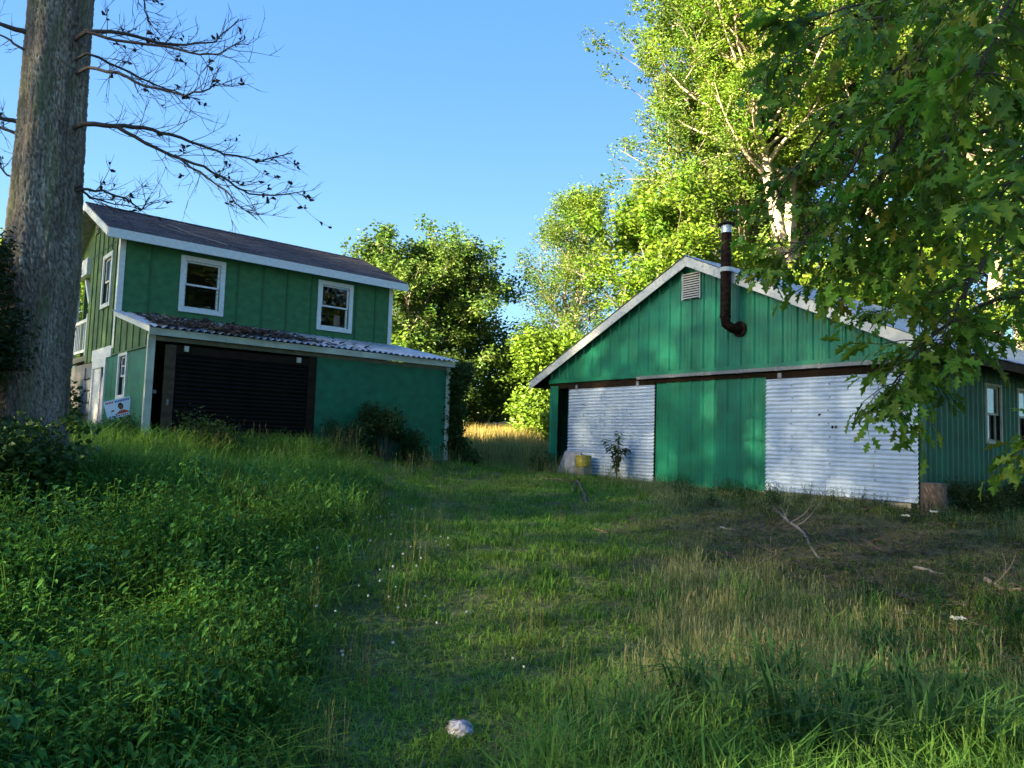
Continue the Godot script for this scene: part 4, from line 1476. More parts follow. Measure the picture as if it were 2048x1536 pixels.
# ------------------------------------------------------------------ shrubs, saplings, vine
func make_shrubs() -> void:
	var small := cluster(26, 0.2, 0.07, 0.5)
	var broad := cluster(18, 0.22, 0.11, 0.65, 0.2, 0.2)
	leaf_small = small
	leaf_broad = broad
	var dark := Color(0.045, 0.09, 0.022)
	var midg := Color(0.06, 0.115, 0.025)
	bush("shrub", "rounded dark shrub against the green panel of the lean-to", local_to_house(4.55, 3.1), 1.15, 0.5, 330, small, dark, "", 0.8)
	bush("shrub", "thin low shrub beside the dark sliding door's right post", local_to_house(3.55, 3.05), 0.85, 0.42, 110, small, dark, "", 0.75)
	bush("shrub", "drooping weedy shrub right of the rounded dark one", local_to_house(5.25, 3.15), 0.6, 0.5, 160, small, dark, "", 0.8)
	bush("shrub", "leafy clump at the foot of the dark sliding door", local_to_house(0.95, 3.6), 0.6, 0.55, 170, small, midg, "", 0.8)
	bush("shrub", "weeds under the lean-to's side window and round the sign", local_to_house(-0.25, 1.9), 0.5, 0.6, 150, small, midg, "", 0.7)
	bush("shrub", "dark ivy thicket below the porch beside the old tree", local_to_house(-0.75, -2.6), 1.9, 0.9, 420, broad, dark, "", 1.0)
	bush("shrub", "dark bush between the old tree's foot and the basement door", local_to_house(-0.9, -0.9), 0.75, 0.8, 300, small, midg, "", 0.9)
	bush("evergreen_shrub", "dark green shrub at the left edge in front of the old tree", at(-150, 880, 7.3), 2.4, 0.8, 800, small, Color(0.025, 0.052, 0.016), "", 0.9)
	bush("shrub", "leafy weeds round the foot of the old tree", gpt(-5.0, -7.4), 0.6, 0.7, 240, broad, midg, "", 0.7)
	bush("shrub", "leafy weeds at the left edge beside the old tree", gpt(-5.6, -6.9), 1.15, 0.6, 260, broad, midg, "", 0.7)
	bush("shrub", "low leaves at the garage's left corner post", gpt(0.7, -18.4), 0.45, 0.45, 120, small, midg, "", 0.7)
	bush("shrub", "weeds along the foundation right of the tree stump", gpt(7.35, -11.4), 0.4, 0.55, 150, small, Color(0.05, 0.08, 0.02), "", 0.8)
	bush("shrub", "weeds below the garage's side windows", gpt(8.6, -12.0), 0.4, 0.6, 150, small, Color(0.05, 0.08, 0.02), "", 0.8)
	# vine on the right corner of the lean-to
	var v := thing("vine", "dark vine climbing the right corner of the lean-to", "vine", local_to_house(6.75, 2.2))
	var wood := MB.new()
	wood.tint = Color(0.06, 0.05, 0.04)
	for k in 5:
		var x := rnd(-0.12, 0.35)
		wood.tube([Vector3(x, -0.1, rnd(-0.2, 0.2)), Vector3(x + rnd(-0.1, 0.1), 0.9, rnd(-0.1, 0.1)), Vector3(x + rnd(-0.15, 0.15), 1.7, 0), Vector3(x + rnd(-0.1, 0.3), 2.25, 0)], [0.02, 0.016, 0.012, 0.006], 5)
	part("stem", wood, M.wood, v)
	var inst := Inst.new()
	for k in 800:
		var y := 2.35 * pow(rng.randf(), 1.2)
		var wid := 0.25 + 0.45 * smoothstep(0.7, 0.0, y) + 0.25 * smoothstep(1.6, 2.2, y)
		var g := rnd(0.6, 1.3)
		inst.put(Vector3(0.12 + rnd(-1, 1) * wid, y, rnd(-1, 1) * 0.4 + 0.05), any_small() * Basis.from_scale(Vector3.ONE * rnd(0.5, 0.9)), Color(0.045 * g, 0.09 * g, 0.02 * g))
	many("foliage", broad, M.leaf, inst, v)
	# sapling before the left garage door
	var sp := thing("sapling", "young broadleaf sapling growing before the left garage door", "sapling", garage_point(2.95, 0.45))
	var st := MB.new()
	st.tint = Color(0.08, 0.08, 0.05)
	var li := Inst.new()
	for k in 5:
		var a := k * 1.5
		var top := Vector3(cos(a) * 0.26, 1.02 - 0.1 * k + 0.1, sin(a) * 0.2)
		if k == 0:
			top = Vector3(0.02, 1.1, 0)
		var lo := Vector3(0, 0.12 * k, 0)
		var mid := lo.lerp(top, 0.5) + Vector3(0, 0.08, 0)
		st.tube([lo - Vector3(0, 0.1, 0), mid, top], [0.012, 0.008, 0.003], 5)
		for q in 18:
			var u := (q + 1) / 18.0
			var p := lo.lerp(mid, u * 2) if u < 0.5 else mid.lerp(top, u * 2 - 1)
			var g := rnd(0.7, 1.3)
			li.put(p, upward() * Basis(Vector3.BACK, rnd(-0.6, 0.1)) * Basis.from_scale(Vector3.ONE * rnd(0.8, 1.3)), Color(0.05 * g, 0.075 * g, 0.014 * g))
	part("stem", st, M.wood, sp)
	var one := MB.new()
	lance(one, Vector3.ZERO, Basis(), 0.15, 0.07)
	lance(one, Vector3(0.01, 0, 0), Basis(Vector3.UP, 2.2), 0.12, 0.06)
	many("foliage", one.mesh(), M.leaf, li, sp)

var leaf_small: ArrayMesh
var leaf_broad: ArrayMesh

func lance(mb: MB, o: Vector3, b: Basis, l: float, w: float) -> void:
	# a pointed leaf of two folded halves
	var p := [o, o + b.x * l * 0.3 + b.z * w * 0.42 + b.y * w * 0.12, o + b.x * l * 0.65 + b.z * w * 0.36 - b.y * l * 0.06, o + b.x * l - b.y * l * 0.25]
	var q := [o, o + b.x * l * 0.3 - b.z * w * 0.42 + b.y * w * 0.12, o + b.x * l * 0.65 - b.z * w * 0.36 - b.y * l * 0.06, p[3]]
	var m1 := o + b.x * l * 0.3
	var m2 := o + b.x * l * 0.65 - b.y * l * 0.1
	for s in [p, q]:
		mb.tri(o, s[1], m1, b.y)
		mb.quad(m1, s[1], s[2], m2, b.y)
		mb.tri(m2, s[2], s[3], b.y)

func local_to_house(x: float, z: float) -> Vector3:
	var p: Vector3 = Transform3D(Basis(Vector3.UP, 0.719), Vector3(-8.079, HY, -14.676)) * Vector3(x, 0, z)
	p.y = ground(p.x, p.z)
	return p

func garage_point(x: float, z: float) -> Vector3:
	var p: Vector3 = Transform3D(Basis(Vector3.UP, -0.937), Vector3(1.001, GY, -18.911)) * Vector3(x, 0, z)
	p.y = ground(p.x, p.z)
	return p

# ------------------------------------------------------------------ smaller things
func make_small_things() -> void:
	# leaning board
	var p := garage_point(1.05, 0.42)
	var bd := thing("leaning_board", "weathered pale grey board leaning on the left garage door", "board", p, -0.937)
	var mb := MB.new()
	mb.obox(Vector3(0.12, 0.27, -0.1), Vector3(0.62, 0.66, 0.025), Basis(Vector3.RIGHT, -0.42) * Basis(Vector3.BACK, -0.04))
	part("board_face", mb, M.soffit, bd)
	# yellow tub on a pale base
	var q := garage_point(1.78, 0.4)
	var tub := thing("yellow_tub", "faded yellow tub standing on a pale block beside the leaning board", "tub", q, -0.937)
	var yel := mat(lin(0.50, 0.42, 0.05), 0.5, noise_tex(0.03, Color(0.6, 0.6, 0.55), Color(1, 1, 1), 21, 4), 1.5)
	var b1 := MB.new()
	b1.lathe(Vector3(0, 0.22, 0), Vector3.UP, [[0.001, 0.0], [0.17, 0.0], [0.18, 0.02], [0.185, 0.1], [0.192, 0.11], [0.186, 0.125], [0.19, 0.23], [0.2, 0.24], [0.2, 0.26], [0.19, 0.265], [0.178, 0.26], [0.17, 0.04], [0.001, 0.035]], 22)
	part("tub_body", b1, yel, tub)
	var b2 := MB.new()
	b2.box(-0.17, -0.1, -0.14, 0.17, 0.215, 0.14)
	part("base_block", b2, M.sill_wood, tub)
	var hd := MB.new()
	var hp := []
	var hr := []
	for k in 9:
		var a := PI * k / 8.0
		hp.append(Vector3(0.2 * cos(a), 0.46 - 0.05 * sin(a), 0.2 * sin(a)))
		hr.append(0.004)
	hd.tube(hp, hr, 5)
	part("handle", hd, M.grey_metal, tub)
	# tree stump at the garage corner
	var s0 := on_ground(1868, 1030)
	var stump := thing("tree_stump", "upright sawn tree stump at the right corner of the garage", "stump", s0)
	var bark := MB.new()
	var nn := FastNoiseLite.new()
	nn.frequency = 1.2
	var hgt := 0.47
	for j in 13:
		for s in 40:
			var a := TAU * s / 40.0 + 0.0
			var r := 0.16 + 0.05 * exp(-j * 0.35) + 0.03 * absf(nn.get_noise_3d(cos(a) * 4, j * 0.12, sin(a) * 4)) + 0.02 * absf(nn.get_noise_3d(cos(a) * 9, j * 0.5, sin(a) * 9))
			var gcol := 0.5 + 2.2 * absf(nn.get_noise_3d(cos(a) * 6, j * 0.35, sin(a) * 6 + 4.0))
			bark.tint = Color(0.15, 0.105, 0.075) * gcol
			bark.vert(Vector3(cos(a) * r, -0.1 + (hgt + 0.1) * j / 12.0, sin(a) * r), Vector3(cos(a), 0, sin(a)))
	for j in 12:
		for s in 40:
			var a := j * 40 + s
			var b := j * 40 + (s + 1) % 40
			bark.face(a, b, b + 40)
			bark.face(a, b + 40, a + 40)
	part("bark", bark, M.wood, stump)
	var cut := MB.new()
	for k in 5:
		cut.tint = Color(0.2, 0.15, 0.11) * (0.8 + 0.25 * (k % 2))
		for s in 40:
			var a := TAU * s / 40.0
			var b := TAU * (s + 1) / 40.0
			var r0 := 0.163 * k / 5.0
			var r1 := 0.163 * (k + 1) / 5.0
			cut.quad(Vector3(cos(a) * r0, hgt, sin(a) * r0), Vector3(cos(b) * r0, hgt, sin(b) * r0), Vector3(cos(b) * r1, hgt, sin(b) * r1), Vector3(cos(a) * r1, hgt, sin(a) * r1), Vector3.UP)
	part("cut_face", cut, M.wood, stump)
	# printed yard sign, tilted, beside the house
	var sgp := local_to_house(-0.05, 1.5) + Vector3(0, 0.32, 0)
	var sg := thing("yard_sign", "small tilted white sign with a printed portrait by the lean-to's side wall", "sign", sgp, 0.35)
	sg.rotation.z = 0.3
	var im := Image.create(96, 72, false, Image.FORMAT_RGB8)
	im.fill(Color(0.80, 0.86, 0.92))
	for w in [[6, 34, Color(0.72, 0.2, 0.2)], [40, 60, Color(0.2, 0.25, 0.6)], [64, 90, Color(0.18, 0.22, 0.6)]]:
		var x: int = w[0]
		while x < w[1]:
			im.fill_rect(Rect2i(x, 5, 4, 8), w[2])
			x += 6
	for y in 72:
		for x in 96:
			var fx := x - 56.0
			var fy := y - 30.0
			if fx * fx / 90.0 + fy * fy / 190.0 < 1.0:
				im.set_pixel(x, y, Color(0.42, 0.28, 0.2) if fy > -5 and absf(fx) < 7 else Color(0.16, 0.1, 0.09))
			var sy := y - 46.0
			if sy > 0.0 and y < 60 and absf(x - 58.0) < 8.0 + sy * 1.5:
				im.set_pixel(x, y, Color(0.66, 0.27, 0.17))
	for k in 12:
		im.fill_rect(Rect2i(16 + k, 44 - k / 2, 2, 2 + k / 2), Color(0.05, 0.06, 0.14))
	for k in 10:
		im.fill_rect(Rect2i(8 + k * 8, 63, 5, 6), Color(0.12, 0.16, 0.34) if k < 5 else Color(0.62, 0.3, 0.34))
	var pm := StandardMaterial3D.new()
	pm.albedo_texture = ImageTexture.create_from_image(im)
	pm.roughness = 0.6
	var qm := QuadMesh.new()
	qm.size = Vector2(0.44, 0.33)
	var face := place("printed_face", qm, pm, sg)
	face.position = Vector3(0, 0.42, 0.006)
	B(sg, "sign_board", M.white, -0.225, 0.25, -0.004, 0.225, 0.59, 0.003)
	var wires := MB.new()
	wires.tube([Vector3(-0.12, -0.15, -0.008), Vector3(-0.12, 0.5, -0.008)], [0.004, 0.004], 5)
	part("wire_stake", wires, M.grey_metal, sg)
	var wires2 := MB.new()
	wires2.tube([Vector3(0.12, -0.15, -0.008), Vector3(0.12, 0.5, -0.008)], [0.004, 0.004], 5)
	part("wire_stake", wires2, M.grey_metal, sg)
	# pale mottled rock in the near grass
	var rk := thing("white_rock", "pale mottled chunk of rock lying in the near grass", "rock", on_ground(920, 1472) - Vector3(0, 0.03, 0), 0.5)
	var sm := MB.new()
	var rn := FastNoiseLite.new()
	rn.frequency = 1.6
	rn.seed = 4
	var na := 26
	var nb := 16
	for j in nb + 1:
		for s in na:
			var a := TAU * s / na
			var b := PI * j / nb
			var d := Vector3(sin(b) * cos(a), cos(b), sin(b) * sin(a))
			var r := 1.0 + 0.30 * rn.get_noise_3dv(d * 0.8) + 0.06 * rn.get_noise_3dv(d * 4.0)
			var mott := rn.get_noise_3dv(d * 6.0 + Vector3(5, 5, 5))
			var dirt := rn.get_noise_3dv(d * 2.4)
			var c := Color(0.45, 0.45, 0.46).lerp(Color(0.3, 0.22, 0.21), smoothstep(-0.02, 0.2, mott))
			c = c.lerp(Color(0.12, 0.1, 0.07), smoothstep(-0.02, 0.22, dirt) * 0.85)
			sm.tint = c
			sm.vert(Vector3(d.x * 0.066, d.y * 0.05 + 0.045, d.z * 0.085) * r, d)
	for j in nb:
		for s in na:
			var a := j * na + s
			var b := j * na + (s + 1) % na
			sm.face(a, b, b + na)
			sm.face(a, b + na, a + na)
	part("rock_body", sm, M.wood, rk)
	# yarrow: flat white heads on tall stems
	var yarrows := [[1868, 1023, 1050, "white yarrow flower standing in front of the tree stump"], [1812, 1031, 1055, "white yarrow head lying low left of the stump"], [1917, 1236, 1290, "white yarrow flower among leaves at the right edge"]]
	for y in yarrows:
		var foot := on_ground(y[0] + 12, y[2])
		var dist := -(look.inverse() * foot).z
		var headp := at(y[0], y[1], dist) - foot
		var fl := thing("yarrow", y[3], "flower", foot, 0.0, "white yarrow flowers")
		var sb := MB.new()
		sb.tint = Color(0.05, 0.08, 0.03)
		sb.tube([Vector3(0, -0.05, 0), headp * 0.5 + Vector3(0.01, 0, 0), headp], [0.004, 0.003, 0.003], 4)
		part("stem", sb, M.wood, fl)
		var hb := MB.new()
		for k in 26:
			hb.tint = Color(0.6, 0.6, 0.5) * rnd(0.85, 1.05)
			var c := headp + Vector3(rnd(-1, 1) * 0.05, rnd(-0.008, 0.012), rnd(-1, 1) * 0.045)
			hb.lathe(c, Vector3.UP, [[0.001, 0.006], [0.009, 0.003], [0.008, -0.003]], 6)
		part("flower_head", hb, M.wood, fl)
	# clover heads
	var head := MB.new()
	for k in 20:
		head.tint = Color(0.5, 0.5, 0.44) * rnd(0.75, 1.1)
		var a := k * 2.4
		var yy := 1.0 - 1.7 * k / 19.0
		var rr := sqrt(maxf(0.0, 1.0 - yy * yy))
		var d := Vector3(cos(a) * rr, yy, sin(a) * rr)
		head.tri(d * 0.006 + d.cross(Vector3.UP) * 0.006, d * 0.015, d * 0.006 - d.cross(Vector3.UP) * 0.006, d + Vector3(0, 0.3, 0))
		head.tri(d * 0.004 + Vector3(0, 0.005, 0), d * 0.014 + Vector3(0.002, 0, 0), d * 0.004 - Vector3(0, 0.006, 0), d)
	head.lathe(Vector3.ZERO, Vector3.UP, [[0.001, 0.011], [0.009, 0.006], [0.0105, 0.0], [0.008, -0.007], [0.001, -0.009]], 8)
	var hm := head.mesh()
	var stem := MB.new()
	stem.tint = Color(0.05, 0.09, 0.03)
	stem.tube([Vector3(0.01, -0.14, 0), Vector3(0.004, -0.06, 0.004), Vector3.ZERO], [0.0018, 0.0016, 0.0015], 4)
	var stm := stem.mesh()
	for k in 70:
		var pq := Vector3.ZERO
		if k < 34:
			pq = on_ground(rnd(660, 900), rnd(990, 1140))
		elif k < 58:
			pq = on_ground(rnd(480, 860), rnd(1050, 1260))
		else:
			pq = on_ground(rnd(390, 1100), rnd(1200, 1400))
		var c := thing("clover_flower", "small white clover flower head in the left of the mown path", "flower", pq + Vector3(0, rnd(0.1, 0.17), 0), rnd(0, TAU), "white clover flowers in the path")
		c.scale = Vector3.ONE * rnd(0.6, 0.95)
		place("flower_head", hm, M.wood, c)
		place("stem", stm, M.wood, c)

func make_fallen_wood() -> void:
	# [label, colour, thickness, twigs, points as (px, py, lift)]
	var grey := Color(0.14, 0.125, 0.11)
	var brown := Color(0.07, 0.05, 0.038)
	var red := Color(0.17, 0.10, 0.065)
	var list := [
		["thin dark branch lying across the grass before the leaning board", Color(0.11, 0.085, 0.065), 0.018, 3, [[985, 912, 0.05], [1050, 938, 0.12], [1095, 957, 0.2], [1150, 962, 0.34]]],
		["bent broken branch standing up from the grass before the left door", Color(0.12, 0.09, 0.07), 0.028, 2, [[1172, 1008, 0.0], [1168, 990, 0.14], [1155, 963, 0.36], [1146, 976, 0.22], [1140, 1000, 0.02]]],
		["short stick with a pale broken end in the middle of the path", red, 0.02, 0, [[1166, 1052, 0.05], [1195, 1060, 0.05], [1222, 1066, 0.04]]],
		["long grey fallen branch on the bare ground before the right door", grey, 0.028, 7, [[1508, 996, 0.06], [1560, 1030, 0.08], [1604, 1062, 0.08], [1640, 1120, 0.04]]],
		["reddish forked stick left of the long grey branch", red, 0.016, 3, [[1494, 1143, 0.03], [1530, 1122, 0.08], [1574, 1094, 0.06]]],
		["thin straight stick lying in the dry grass", brown, 0.01, 1, [[1470, 1218, 0.1], [1520, 1198, 0.12], [1574, 1183, 0.1]]],
		["pale peeled stick on the ground below the stump", Color(0.3, 0.26, 0.22), 0.018, 0, [[1828, 1134, 0.03], [1858, 1141, 0.04], [1887, 1149, 0.03]]],
		["curved branch at the right edge among low leaves", Color(0.24, 0.18, 0.13), 0.022, 2, [[1972, 1158, 0.08], [2000, 1178, 0.05], [2050, 1178, 0.1], [2100, 1150, 0.3]]],
		["rotten grey log piece in the near dry grass", grey, 0.035, 0, [[1596, 1280, 0.03], [1625, 1292, 0.04], [1655, 1304, 0.03]]],
		["small forked twig in the weeds at lower left", Color(0.2, 0.16, 0.15), 0.01, 1, [[270, 1366, 0.16], [300, 1362, 0.2], [325, 1357, 0.22], [318, 1386, 0.14]]],
		["brown rotten branch in the weeds by the old tree", red, 0.03, 2, [[250, 926, 0.3], [290, 936, 0.3], [328, 950, 0.25]]],
		["grey stick lying in the tall grass before the house", grey, 0.012, 1, [[480, 975, 0.35], [530, 985, 0.35], [545, 968, 0.4]]],
		["dark heap-side branch on the bare patch before the stump", brown, 0.024, 5, [[1722, 1078, 0.06], [1760, 1100, 0.08], [1790, 1110, 0.05]]],
		["short pale stick on the path left of the bent branch", Color(0.25, 0.22, 0.18), 0.012, 0, [[900, 968, 0.1], [920, 972, 0.1], [930, 976, 0.08]]],
		["slender stick on the bare ground left of the garage sill", Color(0.3, 0.27, 0.23), 0.014, 0, [[1438, 1054, 0.03], [1455, 1058, 0.03], [1478, 1062, 0.03]]],
		["straight grey stick at the right edge near the bottom", grey, 0.012, 0, [[1960, 1260, 0.06], [2010, 1310, 0.05], [2060, 1350, 0.05]]],
	]
	for it in list:
		var pts := []
		for q in it[4]:
			pts.append(on_ground(q[0], q[1]) + Vector3(0, 0.02, 0))
			var d: float = -(look.inverse() * pts[-1]).z
			# lift towards the sight line that shows it, at its own distance
			pts[-1] = at(q[0], q[1], d - q[2] * 1.5)
		var o: Vector3 = pts[0]
		var b := thing("fallen_branch", it[0], "branch", o, 0.0, "fallen sticks and branches")
		var mb := MB.new()
		var fine := []
		var rad := []
		for i in pts.size() - 1:
			for s in 4:
				fine.append(pts[i].lerp(pts[i + 1], s / 4.0) - o + Vector3(rnd(-1, 1), rnd(-0.5, 0.5), rnd(-1, 1)) * it[2] * 0.7)
		fine.append(pts[-1] - o)
		for i in fine.size():
			rad.append(it[2] * (1.0 - 0.5 * i / fine.size()) * rnd(0.88, 1.12))
		mb.tint = it[1]
		mb.tube(fine, rad, 7, true)
		part("stick", mb, M.wood, b)
		for k in it[3]:
			var tw := MB.new()
			tw.tint = it[1]
			var nothing := Inst.new()
			var i := 1 + rng.randi() % (fine.size() - 2)
			twig(tw, nothing, fine[i], Vector3(rnd(-1, 1), rnd(-0.05, 0.35), rnd(-1, 1)).normalized(), rnd(0.25, 0.7), it[2] * 0.35, 1)
			part("twig", tw, M.wood, b)
	# pale log at the far edge of the field
	var la := at(950, 850, 35.0)
	var lb := at(1090, 846, 36.5)
	var lg := thing("fallen_log", "long pale sunlit log lying along the far edge of the golden field", "log", la)
	var lm := MB.new()
	lm.tint = Color(0.42, 0.33, 0.25)
	var lp := []
	var lr := []
	for k in 13:
		lp.append((lb - la) * (k / 12.0) + Vector3(0, rnd(-0.03, 0.03), rnd(-0.05, 0.05)))
		lr.append(rnd(0.1, 0.14))
	lm.tube(lp, lr, 8, true)
	part("stem", lm, M.wood, lg)
	for k in 3:
		var stub := MB.new()
		stub.tint = Color(0.36, 0.28, 0.22)
		var o: Vector3 = lp[2 + 4 * k]
		stub.tube([o, o + Vector3(0.1, 0.3, 0.1), o + Vector3(0.3, 0.55, 0.1)], [0.05, 0.035, 0.015], 6)
		part("limb_stub", stub, M.wood, lg)
	for k in 2:
		var prop := MB.new()
		prop.tint = Color(0.36, 0.28, 0.22)
		var o: Vector3 = lp[3 + 6 * k]
		prop.tube([o, o + Vector3(0.1, ground(la.x + o.x, la.z + o.z) - la.y - o.y - 0.1, 0.2)], [0.07, 0.05], 6)
		part("limb_stub", prop, M.wood, lg)
	# bare twig lying on the shingle roof
	var ht := Transform3D(Basis(Vector3.UP, 0.719), Vector3(-8.079, HY, -14.676))
	var tw := thing("fallen_twig", "bare pale twig lying on the house's shingle roof", "twig")
	var rp := func(x: float, d: float) -> Vector3: return ht * Vector3(x, 5.48 - absf(d - 2.17) * 0.431 + 0.05, -d)
	var mb := MB.new()
	mb.tint = Color(0.26, 0.22, 0.2)
	mb.tube([rp.call(2.15, 0.05), rp.call(1.75, 0.4), rp.call(1.5, 0.6), rp.call(1.3, 1.0)], [0.012, 0.01, 0.008, 0.004], 5)
	mb.tube([rp.call(1.75, 0.4), rp.call(1.3, 0.5), rp.call(1.05, 0.7), rp.call(0.85, 1.1)], [0.008, 0.007, 0.006, 0.003], 5)
	mb.tube([rp.call(1.5, 0.6), rp.call(1.4, 0.85), rp.call(1.2, 1.25)], [0.006, 0.005, 0.003], 5)
	part("twig_body", mb, M.wood, tw)

# ------------------------------------------------------------------ grasses
func blade(mb: MB, o: Vector3, dir: Vector3, h: float, w: float, bend: float) -> void:
	var side := dir.cross(Vector3.UP).normalized() * w * 0.5
	var m := o + Vector3.UP * h * 0.55 + dir * h * bend * 0.3
	var t := o + Vector3.UP * h * (1.0 - bend * 0.45) + dir * h * bend
	var nn := (Vector3.UP * 1.6 - dir * 0.2 + side.normalized().cross(t - o).normalized() * 0.7).normalized()
	var k := mb.vert(o - side, nn)
	mb.vert(o + side, nn)
	mb.vert(m - side * 0.8, nn)
	mb.vert(m + side * 0.8, nn)
	mb.vert(t, nn)
	mb.face(k, k + 1, k + 3)
	mb.face(k, k + 3, k + 2)
	mb.face(k + 2, k + 3, k + 4)

func clump(count: int, radius: float, h0: float, h1: float, w: float, bend0: float, bend1: float, dry := 0.0) -> ArrayMesh:
	var mb := MB.new()
	for k in count:
		var a := rnd(0, TAU)
		var r := radius * sqrt(rng.randf())
		var g := rnd(0.65, 1.3)
		mb.tint = Color(g, g, g)
		if rng.randf() < dry:
			mb.tint = Color(3.2, 1.7, 2.4) * rnd(0.7, 1.1)
		var a2 := rnd(0, TAU)
		blade(mb, Vector3(cos(a) * r, -0.02, sin(a) * r), Vector3(cos(a2), 0, sin(a2)), rnd(h0, h1), w * rnd(0.7, 1.3), rnd(bend0, bend1))
	return mb.mesh()

func stalks(count: int, radius: float, h0: float, h1: float, head: float) -> ArrayMesh:
	# thin dry stems with feathery seed heads
	var mb := MB.new()
	for k in count:
		var a := rnd(0, TAU)
		var r := radius * sqrt(rng.randf())
		var o := Vector3(cos(a) * r, -0.02, sin(a) * r)
		var a2 := rnd(0, TAU)
		var dir := Vector3(cos(a2), 0, sin(a2))
		var h := rnd(h0, h1)
		var g := rnd(0.7, 1.3)
		mb.tint = Color(g, g, g)
		blade(mb, o, dir, h, 0.0034, rnd(0.05, 0.4))
		if rng.randf() < head:
			mb.tint = Color(1.25, 1.15, 1.1) * g
			blade(mb, o + Vector3.UP * h * 0.8 + dir * 0.02, dir, h * 0.2, 0.0042, 0.35)
		if rng.randf() < 0.7:
			mb.tint = Color(0.75, 1.0, 0.8) * g
			blade(mb, o, -dir, h * 0.6, 0.005, rnd(0.4, 0.9))
	return mb.mesh()

func weed(stems: int, radius: float, h0: float, h1: float, l: float, w: float) -> ArrayMesh:
	var mb := MB.new()
	for k in stems:
		var a := rnd(0, TAU)
		var r := radius * sqrt(rng.randf())
		var o := Vector3(cos(a) * r, 0, sin(a) * r)
		var h := rnd(h0, h1)
		var lean := Vector3(rnd(-0.3, 0.3), 1, rnd(-0.3, 0.3)).normalized()
		mb.tint = Color(0.8, 0.7, 0.6)
		mb.tube([o, o + lean * h], [0.0025, 0.0015], 3)
		var n := 6
		for q in n:
			var u := 0.3 + 0.7 * q / (n - 1.0)
			mb.tint = Color(1, 1, 1) * rnd(0.7, 1.2)
			lance(mb, o + lean * h * u, Basis(Vector3.UP, q * 2.4 + a) * Basis(Vector3.BACK, rnd(-0.35, 0.3)), l * rnd(0.7, 1.2) * (1.1 - 0.45 * u), w * rnd(0.8, 1.2))
	return mb.mesh()

func left_edge(z: float) -> float:
	# where the short grass of the path gives way to the tall growth on the left
	if z > -6.0:
		return lerpf(-0.9, -1.55, clampf((-z - 3.0) / 3.0, 0, 1))
	if z > -9.0:
		return lerpf(-1.55, -1.45, (-z - 6.0) / 3.0)
	return lerpf(-1.45, -3.0, clampf((-z - 9.0) / 6.0, 0, 1))

func right_edge(z: float) -> float:
	return lerpf(0.25, 2.6, clampf((-z - 3.2) / 7.0, 0, 1))

